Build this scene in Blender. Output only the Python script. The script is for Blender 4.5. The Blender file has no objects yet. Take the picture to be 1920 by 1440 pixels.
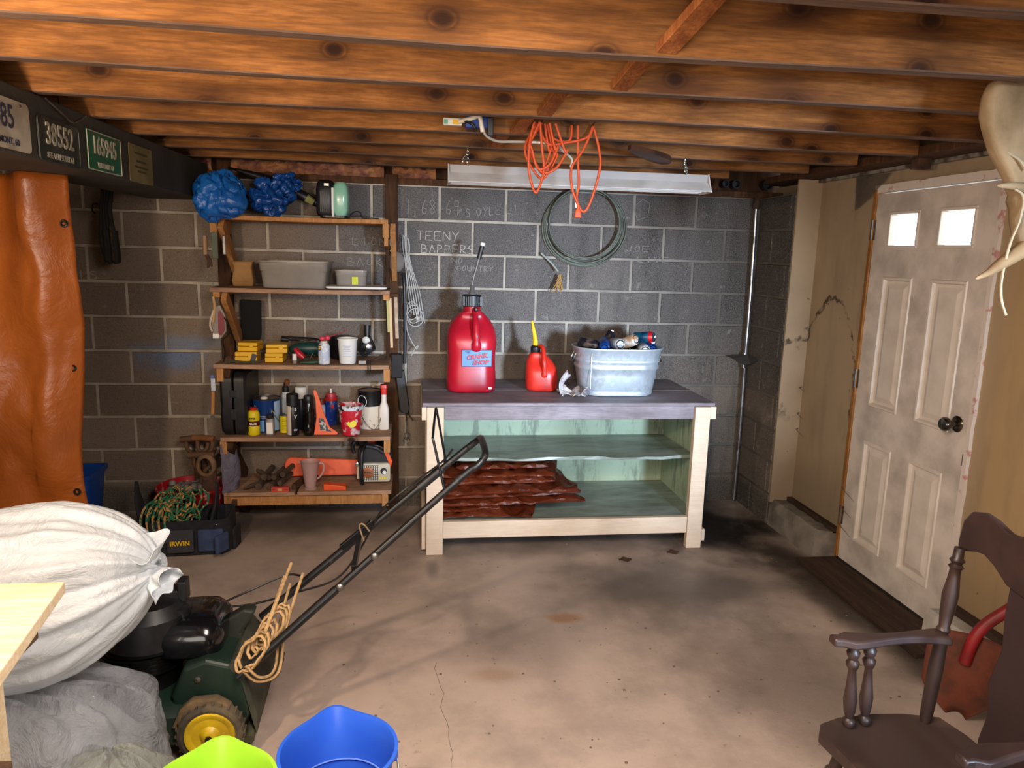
import bpy, math, random
from mathutils import Vector, Matrix, noise as mnoise
random.seed(7)
PI = math.pi
S = bpy.context.scene
COL = S.collection
def R(d): return math.radians(d)
def srgb(h):
    h = h.lstrip('#'); o = []
    for i in (0, 2, 4):
        c = int(h[i:i+2], 16)/255
        o.append(c/12.92 if c <= .04045 else ((c+.055)/1.055)**2.4)
    return (o[0], o[1], o[2], 1)

# ------------------------------------------------------------ camera, world, lights, exposure
cam = bpy.data.cameras.new('camera'); camo = bpy.data.objects.new('camera', cam); COL.objects.link(camo)
cam.sensor_fit = 'HORIZONTAL'; cam.sensor_width = 36; cam.lens = 36*1361.5/1920
yaw, pitch, roll = .1326, -.1793, .0266
cy, sy, cp, sp, cr, sr = math.cos(yaw), math.sin(yaw), math.cos(pitch), math.sin(pitch), math.cos(roll), math.sin(roll)
fw = Vector((sy*cp, cy*cp, sp)); r0 = Vector((cy, -sy, 0)); u0 = r0.cross(fw)
rt = cr*r0 + sr*u0; up = -sr*r0 + cr*u0
camo.matrix_world = Matrix(((rt.x, up.x, -fw.x, 1.2877), (rt.y, up.y, -fw.y, -4.549), (rt.z, up.z, -fw.z, 1.640), (0, 0, 0, 1)))
cam.clip_start = .05
S.camera = camo
wd = bpy.data.worlds.new('world'); S.world = wd; wd.use_nodes = True
wd.node_tree.nodes['Background'].inputs[0].default_value = (.80, .90, 1, 1)
wd.node_tree.nodes['Background'].inputs[1].default_value = 5.0
S.view_settings.view_transform = 'Standard'; S.view_settings.look = 'None'; S.view_settings.gamma = 1
S.view_settings.use_curve_mapping = False
S.view_settings.exposure = 0.40
def light(name, kind, loc, power, color, size=.1, target=None, sy=None, spread=None):
    l = bpy.data.lights.new(name, kind); l.energy = power; l.color = color
    if kind == 'AREA':
        l.size = size
        if sy: l.shape = 'RECTANGLE'; l.size_y = sy
        if spread: l.spread = R(spread)
    else: l.shadow_soft_size = size
    o = bpy.data.objects.new(name, l); o.location = loc; COL.objects.link(o)
    if target: o.rotation_euler = (Vector(target)-Vector(loc)).to_track_quat('-Z', 'Y').to_euler()
    return o
light('bulb_light', 'POINT', (.15, -3.45, 1.84), 68, (1, .76, .54), .05)
light('floor_fill_light', 'AREA', (1.5, -3.5, 2.08), 46, (1, .87, .76), .35, (1.75, -1.7, 0), 1.2, 150)  # added fill without a real lamp, brightens the floor towards the bench
light('window_light', 'AREA', (3.2, -6.3, 1.35), 17, (.60, .77, 1), .45, (2.15, 0, 1.10), .5, 30)
light('front_fill_light', 'AREA', (.4, -6.6, 1.2), 55, (1, .92, .84), 2.6, (1.2, 0, .8), 1.9)  # broad unseen fill added behind the camera to even out the light

# ------------------------------------------------------------ object helpers
W = {}
def tag(o, label=None, cat=None, group=None, kind=None):
    if label: o['label'] = label
    if cat: o['category'] = cat
    if group: o['group'] = group
    if kind: o['kind'] = kind
    return o
def thing(name, label, cat, loc=(0, 0, 0), rotz=0, group=None, rot=None):
    o = bpy.data.objects.new(name, None); COL.objects.link(o); o.empty_display_size = .05
    m = Matrix.Translation(loc) @ (rot.to_matrix().to_4x4() if rot else Matrix.Rotation(rotz, 4, 'Z'))
    o.matrix_world = m; W[o.name] = m
    return tag(o, label, cat, group)
def frames(pts, closed=False):
    n = len(pts); T = []
    for i in range(n):
        a = pts[i-1] if (i > 0 or closed) else pts[i]; b = pts[(i+1) % n] if (i < n-1 or closed) else pts[i]
        t = (b-a); T.append(t.normalized() if t.length > 1e-9 else Vector((0, 0, 1)))
    u = T[0].orthogonal().normalized(); out = []
    for t in T:
        u = (u - t*u.dot(t))
        u = u.normalized() if u.length > 1e-6 else t.orthogonal().normalized()
        out.append((t, u, t.cross(u)))
    return out
def smooth(pts, k=4, closed=False):
    P = [Vector(p) for p in pts]; n = len(P); out = []
    rng = range(n if closed else n-1)
    for i in rng:
        p0 = P[i-1] if (i > 0 or closed) else P[i]; p1 = P[i]; p2 = P[(i+1) % n]
        p3 = P[(i+2) % n] if (i+2 < n or closed) else P[(i+1) % n]
        for j in range(k):
            t = j/k
            out.append(.5*((2*p1)+(p2-p0)*t+(2*p0-5*p1+4*p2-p3)*t*t+(3*p1-p0-3*p2+p3)*t*t*t))
    if not closed: out.append(P[-1])
    return out
class MB:
    def __init__(s): s.v = []; s.f = []
    def add(s, vs, fs, M=None):
        b = len(s.v)
        s.v += [(M @ Vector(v)) if M else Vector(v) for v in vs]
        s.f += [tuple(i+b for i in f) for f in fs]; return s
    def box(s, c, d, M=None, taper=1.0, tapery=None):
        x, y, z = d[0]/2, d[1]/2, d[2]/2; ty = taper if tapery is None else tapery
        vs = [(-x, -y, -z), (x, -y, -z), (x, y, -z), (-x, y, -z), (-x*taper, -y*ty, z), (x*taper, -y*ty, z), (x*taper, y*ty, z), (-x*taper, y*ty, z)]
        T = Matrix.Translation(c)
        return s.add(vs, [(0, 3, 2, 1), (4, 5, 6, 7), (0, 1, 5, 4), (1, 2, 6, 5), (2, 3, 7, 6), (3, 0, 4, 7)], (M @ T) if M else T)
    def b2(s, a, b, M=None):
        return s.box([(a[i]+b[i])/2 for i in range(3)], [abs(b[i]-a[i]) for i in range(3)], M)
    def bar(s, a, b, w, h, upv=(0, 0, 1)):
        a = Vector(a); b = Vector(b); t = (b-a); L = t.length; t.normalize(); u = Vector(upv)
        sd = t.cross(u).normalized(); u = sd.cross(t).normalized()
        M = Matrix(((t.x, sd.x, u.x, 0), (t.y, sd.y, u.y, 0), (t.z, sd.z, u.z, 0), (0, 0, 0, 1)))
        return s.box((0, 0, 0), (L, w, h), Matrix.Translation((a+b)/2) @ M)
    def tube(s, pts, r, n=8, closed=False, M=None, flat=1.0):
        P = [Vector(p) for p in pts]; fr = frames(P, closed); vs = []; fs = []
        for i, p in enumerate(P):
            rr = r[i] if isinstance(r, (list, tuple)) else r; t, u, w = fr[i]
            for k in range(n):
                a = 2*PI*k/n; vs.append(p+u*math.cos(a)*rr+w*math.sin(a)*rr*flat)
        m = len(P)
        for i in range(m if closed else m-1):
            j = (i+1) % m
            for k in range(n):
                l = (k+1) % n; fs.append((i*n+k, i*n+l, j*n+l, j*n+k))
        if not closed:
            fs.append(tuple(range(n-1, -1, -1))); fs.append(tuple((m-1)*n+k for k in range(n)))
        return s.add(vs, fs, M)
    def loft(s, rings, caps=(True, True), M=None):
        n = len(rings[0]); vs = [p for r in rings for p in r]; fs = []
        for i in range(len(rings)-1):
            for k in range(n):
                l = (k+1) % n; fs.append((i*n+k, i*n+l, (i+1)*n+l, (i+1)*n+k))
        if caps[0]: fs.append(tuple(range(n-1, -1, -1)))
        if caps[1]: fs.append(tuple((len(rings)-1)*n+k for k in range(n)))
        return s.add(vs, fs, M)
    def lathe(s, prof, n=20, M=None, caps=(True, True)):
        return s.loft([[(r*math.cos(2*PI*k/n), r*math.sin(2*PI*k/n), z) for k in range(n)] for r, z in prof], caps, M)
    def prism(s, o, d, M=None):
        n = len(o); vs = [(x, y, 0) for x, y in o]+[(x, y, d) for x, y in o]
        return s.add(vs, [tuple(range(n-1, -1, -1)), tuple(range(n, 2*n))]+[(k, (k+1) % n, n+(k+1) % n, n+k) for k in range(n)], M)
    def grid(s, fn, nu, nv, M=None, cu=False):
        vs = [fn(i/(nu if cu else nu-1), j/(nv-1)) for j in range(nv) for i in range(nu)]; fs = []
        for j in range(nv-1):
            for i in range(nu if cu else nu-1):
                k = (i+1) % nu; fs.append((j*nu+i, j*nu+k, (j+1)*nu+k, (j+1)*nu+i))
        return s.add(vs, fs, M)
    def ball(s, c, r, n=12, M=None):
        rx, ry, rz = (r, r, r) if not isinstance(r, (tuple, list)) else r
        m = max(6, n//2+2); rings = []
        for j in range(m+1):
            a = -PI/2+PI*j/m; q = max(.02, math.cos(a))
            rings.append([(c[0]+rx*q*math.cos(2*PI*k/n), c[1]+ry*q*math.sin(2*PI*k/n), c[2]+rz*math.sin(a)) for k in range(n)])
        return s.loft(rings, (True, True), M)
    def build(s, name, mat, parent=None, smooth=None, bevel=0, seg=2, local=False, solid=0, subsurf=0):
        me = bpy.data.meshes.new(name)
        if parent is None:
            xs = [v.x for v in s.v]; ys = [v.y for v in s.v]; zs = [v.z for v in s.v]
            M = Matrix.Translation(((min(xs)+max(xs))/2, (min(ys)+max(ys))/2, min(zs)))
        else: M = W[parent.name]
        if local and parent is not None: vs = s.v
        else:
            Mi = M.inverted(); vs = [Mi @ v for v in s.v]
        me.from_pydata([tuple(v) for v in vs], [], s.f); me.update()
        me.materials.append(mat)
        if smooth is not None:
            me.polygons.foreach_set('use_smooth', [True]*len(me.polygons)); me.set_sharp_from_angle(angle=R(smooth))
        o = bpy.data.objects.new(name, me); COL.objects.link(o)
        if parent is None: o.matrix_world = M
        else: o.parent = parent
        W[o.name] = M
        if solid:
            q = o.modifiers.new('solid', 'SOLIDIFY'); q.thickness = solid; q.offset = 0
        if bevel:
            q = o.modifiers.new('bevel', 'BEVEL'); q.width = bevel; q.segments = seg; q.limit_method = 'ANGLE'; q.angle_limit = R(40)
        if subsurf:
            q = o.modifiers.new('subsurf', 'SUBSURF'); q.levels = subsurf; q.render_levels = subsurf
        return o
def single(mb, name, mat, label, cat, group=None, **k):
    return tag(mb.build(name, mat, None, **k), label, cat, group)
def copy_tree(o, M, label, group=None):
    c = o.copy(); COL.objects.link(c); c.matrix_world = M; c['label'] = label; W[c.name] = M
    if group: c['group'] = group
    for ch in list(o.children):
        d = ch.copy(); COL.objects.link(d); d.parent = c; W[d.name] = M
        for g in list(ch.children):
            e = g.copy(); COL.objects.link(e); e.parent = d; W[e.name] = M
    return c
def rrect(w, h, r, n=4):
    out = []
    for cx, cz, a0 in ((w/2-r, h/2-r, 0), (-w/2+r, h/2-r, 90), (-w/2+r, -h/2+r, 180), (w/2-r, -h/2+r, 270)):
        for k in range(n+1):
            a = R(a0+90*k/n); out.append((cx+r*math.cos(a), cz+r*math.sin(a)))
    return out
def axes(o, x, y, z):   # matrix with given axes
    x, y, z = Vector(x), Vector(y), Vector(z)
    return Matrix(((x.x, y.x, z.x, o[0]), (x.y, y.y, z.y, o[1]), (x.z, y.z, z.z, o[2]), (0, 0, 0, 1)))
def along(a, b):        # matrix whose +Z runs from a to b, origin a
    a = Vector(a); t = (Vector(b)-a).normalized(); q = t.to_track_quat('Z', 'Y')
    return Matrix.Translation(a) @ q.to_matrix().to_4x4()
FRONT = lambda x, y, z: axes((x, y, z), (1, 0, 0), (0, 0, 1), (0, -1, 0))    # local xy on a plane facing the camera (-Y)
def text(body, size, mat, parent, M, name='lettering', ext=.0006, bold=0, shear=0, sx=1):
    cu = bpy.data.curves.new('t', 'FONT'); cu.body = body; cu.size = size; cu.align_x = 'CENTER'; cu.align_y = 'CENTER'
    cu.extrude = ext; cu.offset = bold; cu.shear = shear; cu.resolution_u = 3
    t = bpy.data.objects.new('t', cu); COL.objects.link(t)
    me = bpy.data.meshes.new_from_object(t)
    vs = [M @ Vector((v.co.x*sx, v.co.y, v.co.z)) for v in me.vertices]; fs = [tuple(p.vertices) for p in me.polygons]
    bpy.data.objects.remove(t); bpy.data.meshes.remove(me); bpy.data.curves.remove(cu)
    mb = MB(); mb.add(vs, fs); return mb.build(name, mat, parent)

# ------------------------------------------------------------ materials
class NT:
    def __init__(s, name):
        s.m = bpy.data.materials.new(name); s.m.use_nodes = True; s.t = s.m.node_tree; s.b = s.t.nodes['Principled BSDF']; s.tc = None
    def n(s, k, **kw):
        q = s.t.nodes.new(k)
        for a, b in kw.items(): setattr(q, a, b)
        return q
    def l(s, a, b): s.t.links.new(a, b)
    def co(s, src='Object', scale=(1, 1, 1), rot=(0, 0, 0)):
        if src == 'World': o = s.n('ShaderNodeNewGeometry').outputs['Position']
        else: o = s.n('ShaderNodeTexCoord').outputs[src]
        q = s.n('ShaderNodeMapping'); s.l(o, q.inputs[0]); q.inputs[3].default_value = scale; q.inputs[2].default_value = rot; return q.outputs[0]
    def noise(s, co, scale, detail=4, rough=.55, dist=0):
        q = s.n('ShaderNodeTexNoise'); s.l(co, q.inputs['Vector']); q.inputs['Scale'].default_value = scale; q.inputs['Detail'].default_value = detail
        q.inputs['Roughness'].default_value = rough; q.inputs['Distortion'].default_value = dist; return q.outputs['Fac']
    def ramp(s, fac, stops):
        q = s.n('ShaderNodeValToRGB'); s.l(fac, q.inputs[0]); e = q.color_ramp.elements
        while len(e) > len(stops): e.remove(e[-1])
        while len(e) < len(stops): e.new(.5)
        for i, (p, c) in enumerate(stops):
            e[i].position = p; e[i].color = c if isinstance(c, tuple) else (srgb(c) if isinstance(c, str) else (c, c, c, 1))
        return q.outputs[0]
    def mix(s, f, a, b, mode='MIX'):
        q = s.n('ShaderNodeMix', data_type='RGBA', blend_type=mode)
        for v, i in ((f, 0), (a, 6), (b, 7)):
            if hasattr(v, 'is_linked') or hasattr(v, 'links'): s.l(v, q.inputs[i])
            else: q.inputs[i].default_value = srgb(v) if isinstance(v, str) else v
        return q.outputs[2]
    def math(s, op, a, b=0, c=None):
        q = s.n('ShaderNodeMath', operation=op)
        for i, v in enumerate((a, b, c)):
            if v is None: continue
            if hasattr(v, 'links'): s.l(v, q.inputs[i])
            else: q.inputs[i].default_value = v
        return q.outputs[0]
    def bump(s, h, strength=.3, dist=.01):
        q = s.n('ShaderNodeBump'); s.l(h, q.inputs['Height']); q.inputs['Strength'].default_value = strength; q.inputs['Distance'].default_value = dist
        s.l(q.outputs[0], s.b.inputs['Normal'])
    def base(s, c): s.l(c, s.b.inputs['Base Color'])
    def set(s, **k):
        for a, v in k.items():
            a = {'rough': 'Roughness', 'metal': 'Metallic', 'ior': 'IOR', 'trans': 'Transmission Weight', 'alpha': 'Alpha', 'coat': 'Coat Weight', 'spec': 'Specular IOR Level', 'sss': 'Subsurface Weight'}[a]
            s.b.inputs[a].default_value = v
        return s
_mc = {}
def pm(name, c, rough=.5, metal=0, c2=None, sc=12, amt=(.4, .65), bump=0, bs=60, stretch=(1, 1, 1), **k):
    if name in _mc: return _mc[name]
    t = NT(name); t.set(rough=rough, metal=metal, **k); co = t.co('Object', stretch)
    if c2:
        f = t.ramp(t.noise(co, sc, 5), [(amt[0], 0.0), (amt[1], 1.0)]); t.base(t.mix(f, c, c2))
    else: t.b.inputs['Base Color'].default_value = srgb(c)
    if bump: t.bump(t.noise(co, bs, 4), bump, .004)
    _mc[name] = t.m; return t.m
def box_mask(t, p, lo, hi, soft):   # 1 inside a world-space box, soft border
    sep = t.n('ShaderNodeSeparateXYZ'); t.l(p, sep.inputs[0]); out = None
    for i in range(3):
        if lo[i] is None: continue
        for v, sgn in ((lo[i], 1), (hi[i], -1)):
            if v is None: continue
            q = t.n('ShaderNodeMapRange'); t.l(sep.outputs[i], q.inputs[0]); q.interpolation_type = 'SMOOTHSTEP'
            q.inputs[1].default_value = v-soft*sgn if sgn > 0 else v-soft; q.inputs[2].default_value = v+soft
            q.inputs[3].default_value = 0 if sgn > 0 else 1; q.inputs[4].default_value = 1 if sgn > 0 else 0
            out = q.outputs[0] if out is None else t.math('MULTIPLY', out, q.outputs[0])
    return out
def blob_mask(t, p, c, r, soft=1.0, namt=0, nsc=6):   # soft ellipsoid around c with radii r
    v = t.n('ShaderNodeVectorMath', operation='SUBTRACT'); t.l(p, v.inputs[0]); v.inputs[1].default_value = c
    d = t.n('ShaderNodeVectorMath', operation='DIVIDE'); t.l(v.outputs[0], d.inputs[0]); d.inputs[1].default_value = r
    L = t.n('ShaderNodeVectorMath', operation='LENGTH'); t.l(d.outputs[0], L.inputs[0]); x = L.outputs['Value']
    if namt: x = t.math('ADD', x, t.math('MULTIPLY', t.math('SUBTRACT', t.noise(p, nsc, 5), .5), namt))
    q = t.n('ShaderNodeMapRange'); t.l(x, q.inputs[0]); q.interpolation_type = 'SMOOTHSTEP'
    q.inputs[1].default_value = 1; q.inputs[2].default_value = max(0, 1-soft); q.inputs[3].default_value = 0; q.inputs[4].default_value = 1
    q.inputs[1].default_value = max(0, 1-soft); q.inputs[2].default_value = 1; q.inputs[3].default_value = 1; q.inputs[4].default_value = 0
    return q.outputs[0]
def mat_block():
    t = NT('concrete_block'); w = t.co('World'); t.set(rough=.92, spec=.15)
    oi = t.n('ShaderNodeObjectInfo')
    c = t.ramp(oi.outputs['Random'], [(0, '786759'), (.35, '93806e'), (.7, '857364'), (1, 'a18d78')])
    big = t.ramp(t.noise(w, 1.6, 5), [(.35, 0.0), (.65, 1.0)])
    c = t.mix(t.math('MULTIPLY', big, .40), c, '574c44')
    dk = box_mask(t, w, (.75, None, .95), (4, None, 3), .35)       # blocks darker towards the upper right
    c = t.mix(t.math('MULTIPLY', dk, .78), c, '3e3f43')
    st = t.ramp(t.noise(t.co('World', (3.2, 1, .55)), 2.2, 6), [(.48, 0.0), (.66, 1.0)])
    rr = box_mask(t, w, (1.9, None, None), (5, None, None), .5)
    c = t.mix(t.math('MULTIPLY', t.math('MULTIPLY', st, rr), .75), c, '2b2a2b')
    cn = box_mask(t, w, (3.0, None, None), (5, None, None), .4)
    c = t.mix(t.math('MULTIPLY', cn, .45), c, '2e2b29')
    c = t.mix(t.math('MULTIPLY', blob_mask(t, w, (-.16, 0, .97), (.36, .5, .14), 1, 1.3, 9), .62), c, '5f8fc4')
    c = t.mix(t.math('MULTIPLY', blob_mask(t, w, (-.05, 0, 1.06), (.36, .5, .07), 1, 1.3, 9), .4), c, '6f9ac4')
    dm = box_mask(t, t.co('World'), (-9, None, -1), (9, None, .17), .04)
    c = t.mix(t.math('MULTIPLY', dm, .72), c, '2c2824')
    sp_ = t.ramp(t.noise(w, 170, 3, .7), [(.40, 0.0), (.66, 1.0)])
    c = t.mix(t.math('MULTIPLY', sp_, .32), c, 'b5ada3')
    dk2 = t.ramp(t.noise(w, 60, 4, .7), [(.58, 0.0), (.68, 1.0)]); c = t.mix(t.math('MULTIPLY', dk2, .45), c, '2e2926')
    wt = t.ramp(t.noise(w, 14, 6, .7), [(.60, 0.0), (.72, 1.0)])
    c = t.mix(t.math('MULTIPLY', wt, .28), c, 'c9c0b4')
    t.base(c)
    h = t.math('ADD', t.noise(w, 190, 3), t.math('MULTIPLY', t.noise(w, 40, 3), .7)); t.bump(h, 1.0, .006); return t.m
def mat_mortar():
    t = NT('mortar'); w = t.co('World'); t.set(rough=.95, spec=.1)
    c = t.ramp(t.noise(w, 5, 5), [(.3, '8d8578'), (.5, 'b3a898'), (.7, 'cabfae')])
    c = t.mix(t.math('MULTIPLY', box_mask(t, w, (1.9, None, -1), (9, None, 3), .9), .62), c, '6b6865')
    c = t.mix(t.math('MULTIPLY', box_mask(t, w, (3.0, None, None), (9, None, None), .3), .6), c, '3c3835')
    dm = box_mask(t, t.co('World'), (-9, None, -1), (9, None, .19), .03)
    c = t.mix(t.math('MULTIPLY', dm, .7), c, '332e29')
    t.base(c); t.bump(t.noise(w, 120, 4), .6, .004); return t.m
def mat_wood(name, c1, c2, c3, axis='X', sc=1.0, rough=.7, knots=True, dirt=None, rnd=.35, dirtamt=.5):
    t = NT(name); a = {'X': (1, 11, 11), 'Y': (11, 1, 11), 'Z': (11, 11, 1)}[axis]
    oi = t.n('ShaderNodeObjectInfo'); tc = t.n('ShaderNodeTexCoord').outputs['Object']
    off = t.n('ShaderNodeVectorMath', operation='ADD'); cb = t.n('ShaderNodeCombineXYZ')
    for i in range(3): t.l(t.math('MULTIPLY', oi.outputs['Random'], 17.3+i*9), cb.inputs[i])
    t.l(tc, off.inputs[0]); t.l(cb.outputs[0], off.inputs[1])
    def mp(v):
        q = t.n('ShaderNodeMapping'); t.l(off.outputs[0], q.inputs[0]); q.inputs[3].default_value = v; return q.outputs[0]
    co = mp(a)
    vk = None
    if knots:
        k = {'X': (2.9, 4, 4.2), 'Y': (4, 2.9, 4.2), 'Z': (4.2, 4, 2.9)}[axis]
        v = t.n('ShaderNodeTexVoronoi'); v.voronoi_dimensions = '2D'; sx = t.n('ShaderNodeSeparateXYZ'); t.l(mp(k), sx.inputs[0]); cx = t.n('ShaderNodeCombineXYZ'); ia, ib = {'X': (0, 2), 'Y': (1, 2), 'Z': (2, 0)}[axis]; t.l(sx.outputs[ia], cx.inputs[0]); t.l(sx.outputs[ib], cx.inputs[1]); t.l(cx.outputs[0], v.inputs['Vector']); v.inputs['Scale'].default_value = 1.0; v.inputs['Randomness'].default_value = 1
        vk = v.outputs['Distance']
    g = t.noise(co, 2.2*sc, 6, .6, .6)
    if vk:
        g = t.math('ADD', g, t.math('MULTIPLY', t.math('SUBTRACT', .5, t.math('MINIMUM', vk, .5)), .5))
    c = t.ramp(g, [(.32, c1), (.55, c2), (.78, c3)])
    f = t.noise(co, 14*sc, 3, .6)
    c = t.mix(t.ramp(f, [(.42, 0.0), (.62, .5)]), c, c3)
    if vk:
        c = t.mix(t.ramp(vk, [(.045, 1.0), (.065, .75), (.085, .25), (.10, .6), (.13, .15), (.20, 0.0)]), c, '2a150b')
    if rnd:
        q = t.n('ShaderNodeMapRange'); t.l(oi.outputs['Random'], q.inputs[0]); q.inputs[3].default_value = 1-rnd; q.inputs[4].default_value = 1
        m = t.n('ShaderNodeCombineColor'); [t.l(q.outputs[0], m.inputs[i]) for i in range(3)]
        c = t.mix(1.0, c, m.outputs[0], 'MULTIPLY')
    if dirt:
        c = t.mix(t.math('MULTIPLY', t.ramp(t.noise(t.co('World'), 5, 6, .65), [(.42, 0.0), (.68, 1.0)]), dirtamt), c, dirt)
    t.base(c); t.set(rough=rough, spec=.25); t.bump(t.math('ADD', f, t.math('MULTIPLY', g, .6)), .35, .003); return t.m
M_block = mat_block(); M_mortar = mat_mortar()
M_joist = mat_wood('joist_pine', 'b87c46', '93602f', '5a371d', 'X', .8, .8, True, '54341c', .25, .45)
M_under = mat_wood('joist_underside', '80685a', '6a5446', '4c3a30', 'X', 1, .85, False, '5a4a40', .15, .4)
M_beam = pm('painted_beam', '45413a', .8, 0, '332f29', 3, bump=.3)
M_sub = mat_wood('subfloor_boards', '6b4326', '543319', '3c2412', 'Y', 1, .9, False)
M_plank = mat_wood('shelf_pine', 'd0a888', 'b48e70', '92705a', 'X', 1.2, .75, True, '6a5446', .2, .45)
M_edge = mat_wood('cut_pine', 'c8935e', 'b8824e', '96683c', 'Z', 1.5, .7, False, None, .15)
M_stud = mat_wood('old_stud', '6d4a2f', '553722', '3b2617', 'Z', 1, .85, True)
def mat_floor():
    t = NT('concrete_floor'); w = t.co('World')
    n1 = t.noise(w, .9, 6, .6); c = t.ramp(n1, [(.3, 'a08c82'), (.5, 'b8a599'), (.7, 'a89889')])
    n2 = t.ramp(t.noise(w, 2.3, 7, .65), [(.44, 0.0), (.66, 1.0)]); c = t.mix(t.math('MULTIPLY', n2, .5), c, '6f655f')
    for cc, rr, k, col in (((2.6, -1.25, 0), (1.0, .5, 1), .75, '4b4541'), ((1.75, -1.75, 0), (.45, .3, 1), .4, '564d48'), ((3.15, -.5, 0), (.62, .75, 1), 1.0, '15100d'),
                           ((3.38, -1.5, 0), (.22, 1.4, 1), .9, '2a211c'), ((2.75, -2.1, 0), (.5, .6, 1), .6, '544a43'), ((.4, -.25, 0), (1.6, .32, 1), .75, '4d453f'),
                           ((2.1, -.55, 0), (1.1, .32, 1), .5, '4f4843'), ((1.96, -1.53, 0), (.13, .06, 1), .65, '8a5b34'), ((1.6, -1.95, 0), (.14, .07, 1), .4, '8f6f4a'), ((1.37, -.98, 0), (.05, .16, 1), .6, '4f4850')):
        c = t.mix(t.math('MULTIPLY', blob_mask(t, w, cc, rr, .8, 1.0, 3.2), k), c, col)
    sp_ = t.ramp(t.noise(w, 45, 5, .7), [(.60, 0.0), (.75, 1.0)]); c = t.mix(t.math('MULTIPLY', sp_, .35), c, 'b9ab9f')
    s2 = t.ramp(t.noise(w, 22, 4, .7), [(.64, 0.0), (.72, 1.0)]); c = t.mix(t.math('MULTIPLY', s2, .4), c, '3f3833')
    t.base(c); t.set(spec=.4)
    t.l(t.ramp(t.noise(w, 1.7, 5), [(.35, .34), (.7, .62)]), t.b.inputs['Roughness'])
    t.bump(t.math('ADD', t.noise(w, 6, 6, .6), t.math('MULTIPLY', t.noise(w, 90, 3), .25)), .22, .01); return t.m
def mat_beige():
    t = NT('beige_wallboard'); w = t.co('World'); t.set(rough=.75, spec=.25)
    c = t.ramp(t.noise(w, 1.3, 5), [(.3, '96826a'), (.6, 'a89376'), (.8, '9e8a70')])
    c = t.mix(t.math('MULTIPLY', box_mask(t, w, (None, -9, None), (None, -1.9, None), .1), .5), c, 'b08d58')
    # outline of an old water stain: ellipse contour in (y, z), broken by noise
    sep = t.n('ShaderNodeSeparateXYZ'); t.l(w, sep.inputs[0])
    a = t.math('DIVIDE', t.math('ADD', sep.outputs[1], .70), .265); b = t.math('DIVIDE', t.math('SUBTRACT', sep.outputs[2], .93), .50)
    d = t.math('SQRT', t.math('ADD', t.math('MULTIPLY', a, a), t.math('MULTIPLY', b, b)))
    d = t.math('ADD', d, t.math('MULTIPLY', t.math('SUBTRACT', t.noise(w, 9, 6, .7), .5), .35))
    ring = t.ramp(t.math('ABSOLUTE', t.math('SUBTRACT', d, 1)), [(.012, 1.0), (.035, 0.0)])
    brk = t.ramp(t.noise(w, 11, 5, .7), [(.42, 0.0), (.55, 1.0)])
    up_ = box_mask(t, w, (None, None, .72), (None, None, 3), .1)
    c = t.mix(t.math('MULTIPLY', t.math('MULTIPLY', ring, brk), t.math('MULTIPLY', up_, .9)), c, '2b1f17')
    sp_ = t.ramp(t.noise(w, 26, 4, .6), [(.70, 0.0), (.74, 1.0)]); c = t.mix(t.math('MULTIPLY', sp_, .8), c, '3a2c22')
    st = t.ramp(t.noise(t.co('World', (1, 3, .7)), 3, 5), [(.5, 0.0), (.75, 1.0)]); c = t.mix(t.math('MULTIPLY', st, .35), c, '6a5848')
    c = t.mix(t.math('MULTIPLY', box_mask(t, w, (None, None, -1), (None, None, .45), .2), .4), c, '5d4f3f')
    t.base(c); t.bump(t.noise(w, 30, 4), .15, .004); return t.m
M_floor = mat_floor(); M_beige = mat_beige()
M_door = pm('white_door', 'd6cabe', .6, 0, 'b3a79c', 6, bump=.05)
M_black = pm('black_plastic', '141416', .42, 0, '222226', 20)
M_blackm = pm('black_metal', '101010', .32, .3)
M_chrome = pm('chrome', 'c8c8c8', .18, 1)
M_steel = pm('dull_steel', '8c8a86', .4, .9, '5e5a55', 18)
M_rust = pm('rusty_iron', '5c4030', .8, .3, '3a2820', 20, bump=.4)
M_white = pm('white_plastic', 'e2e2dc', .4)
M_label = pm('white_label', 'e9e8e4', .6)
M_red = pm('red_plastic', 'b01428', .33, 0, '7f0f1e', 5, (.45, .75), bump=.05)
M_red2 = pm('bright_red_plastic', 'c8291c', .38, 0, '8d2018', 6, (.5, .75), bump=.08)
M_yellow = pm('yellow_plastic', 'e8b410', .45)
M_yelw = pm('yellow_paint', 'e2cf1c', .45)
M_orange = pm('orange_plastic', 'ef5a1e', .45, 0, 'd94a18', 8)
M_oc = pm('orange_cord', 'c24a1c', .6)
M_blue = pm('blue_plastic', '1a4fa8', .38)
M_navy = pm('navy_paint', '163a7a', .35)
M_cream = mat_wood('cream_painted_wood', 'e2cfb8', 'dcc8b0', 'd2bda4', 'X', 1, .6, False, 'b09a82', .04, .25)
M_gray = mat_wood('grey_painted_wood', '988e92', '877e83', '6e666a', 'X', 1, .6, False, '4a4244', .06, .45)
M_bigcan = pm('cream_label', 'd8ccb8', .5, 0, '8a5a3a', 30, (.6, .66))
def mat_green():
    t = NT('green_painted_board'); w = t.co('World'); t.set(rough=.6)
    c = t.ramp(t.noise(w, 2.5, 5), [(.35, 'a9b79a'), (.6, '9aab90'), (.8, '8a9c86')])
    st = t.ramp(t.noise(t.co('World', (5, 5, .9)), 3.0, 6, .7), [(.53, 0.0), (.62, 1.0)])
    c = t.mix(t.math('MULTIPLY', st, .55), c, '4f5548')
    n = t.ramp(t.noise(w, 7, 6, .7), [(.55, 0.0), (.7, 1.0)]); c = t.mix(t.math('MULTIPLY', n, .35), c, '5a5f50')
    t.base(c); return t.m
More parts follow.
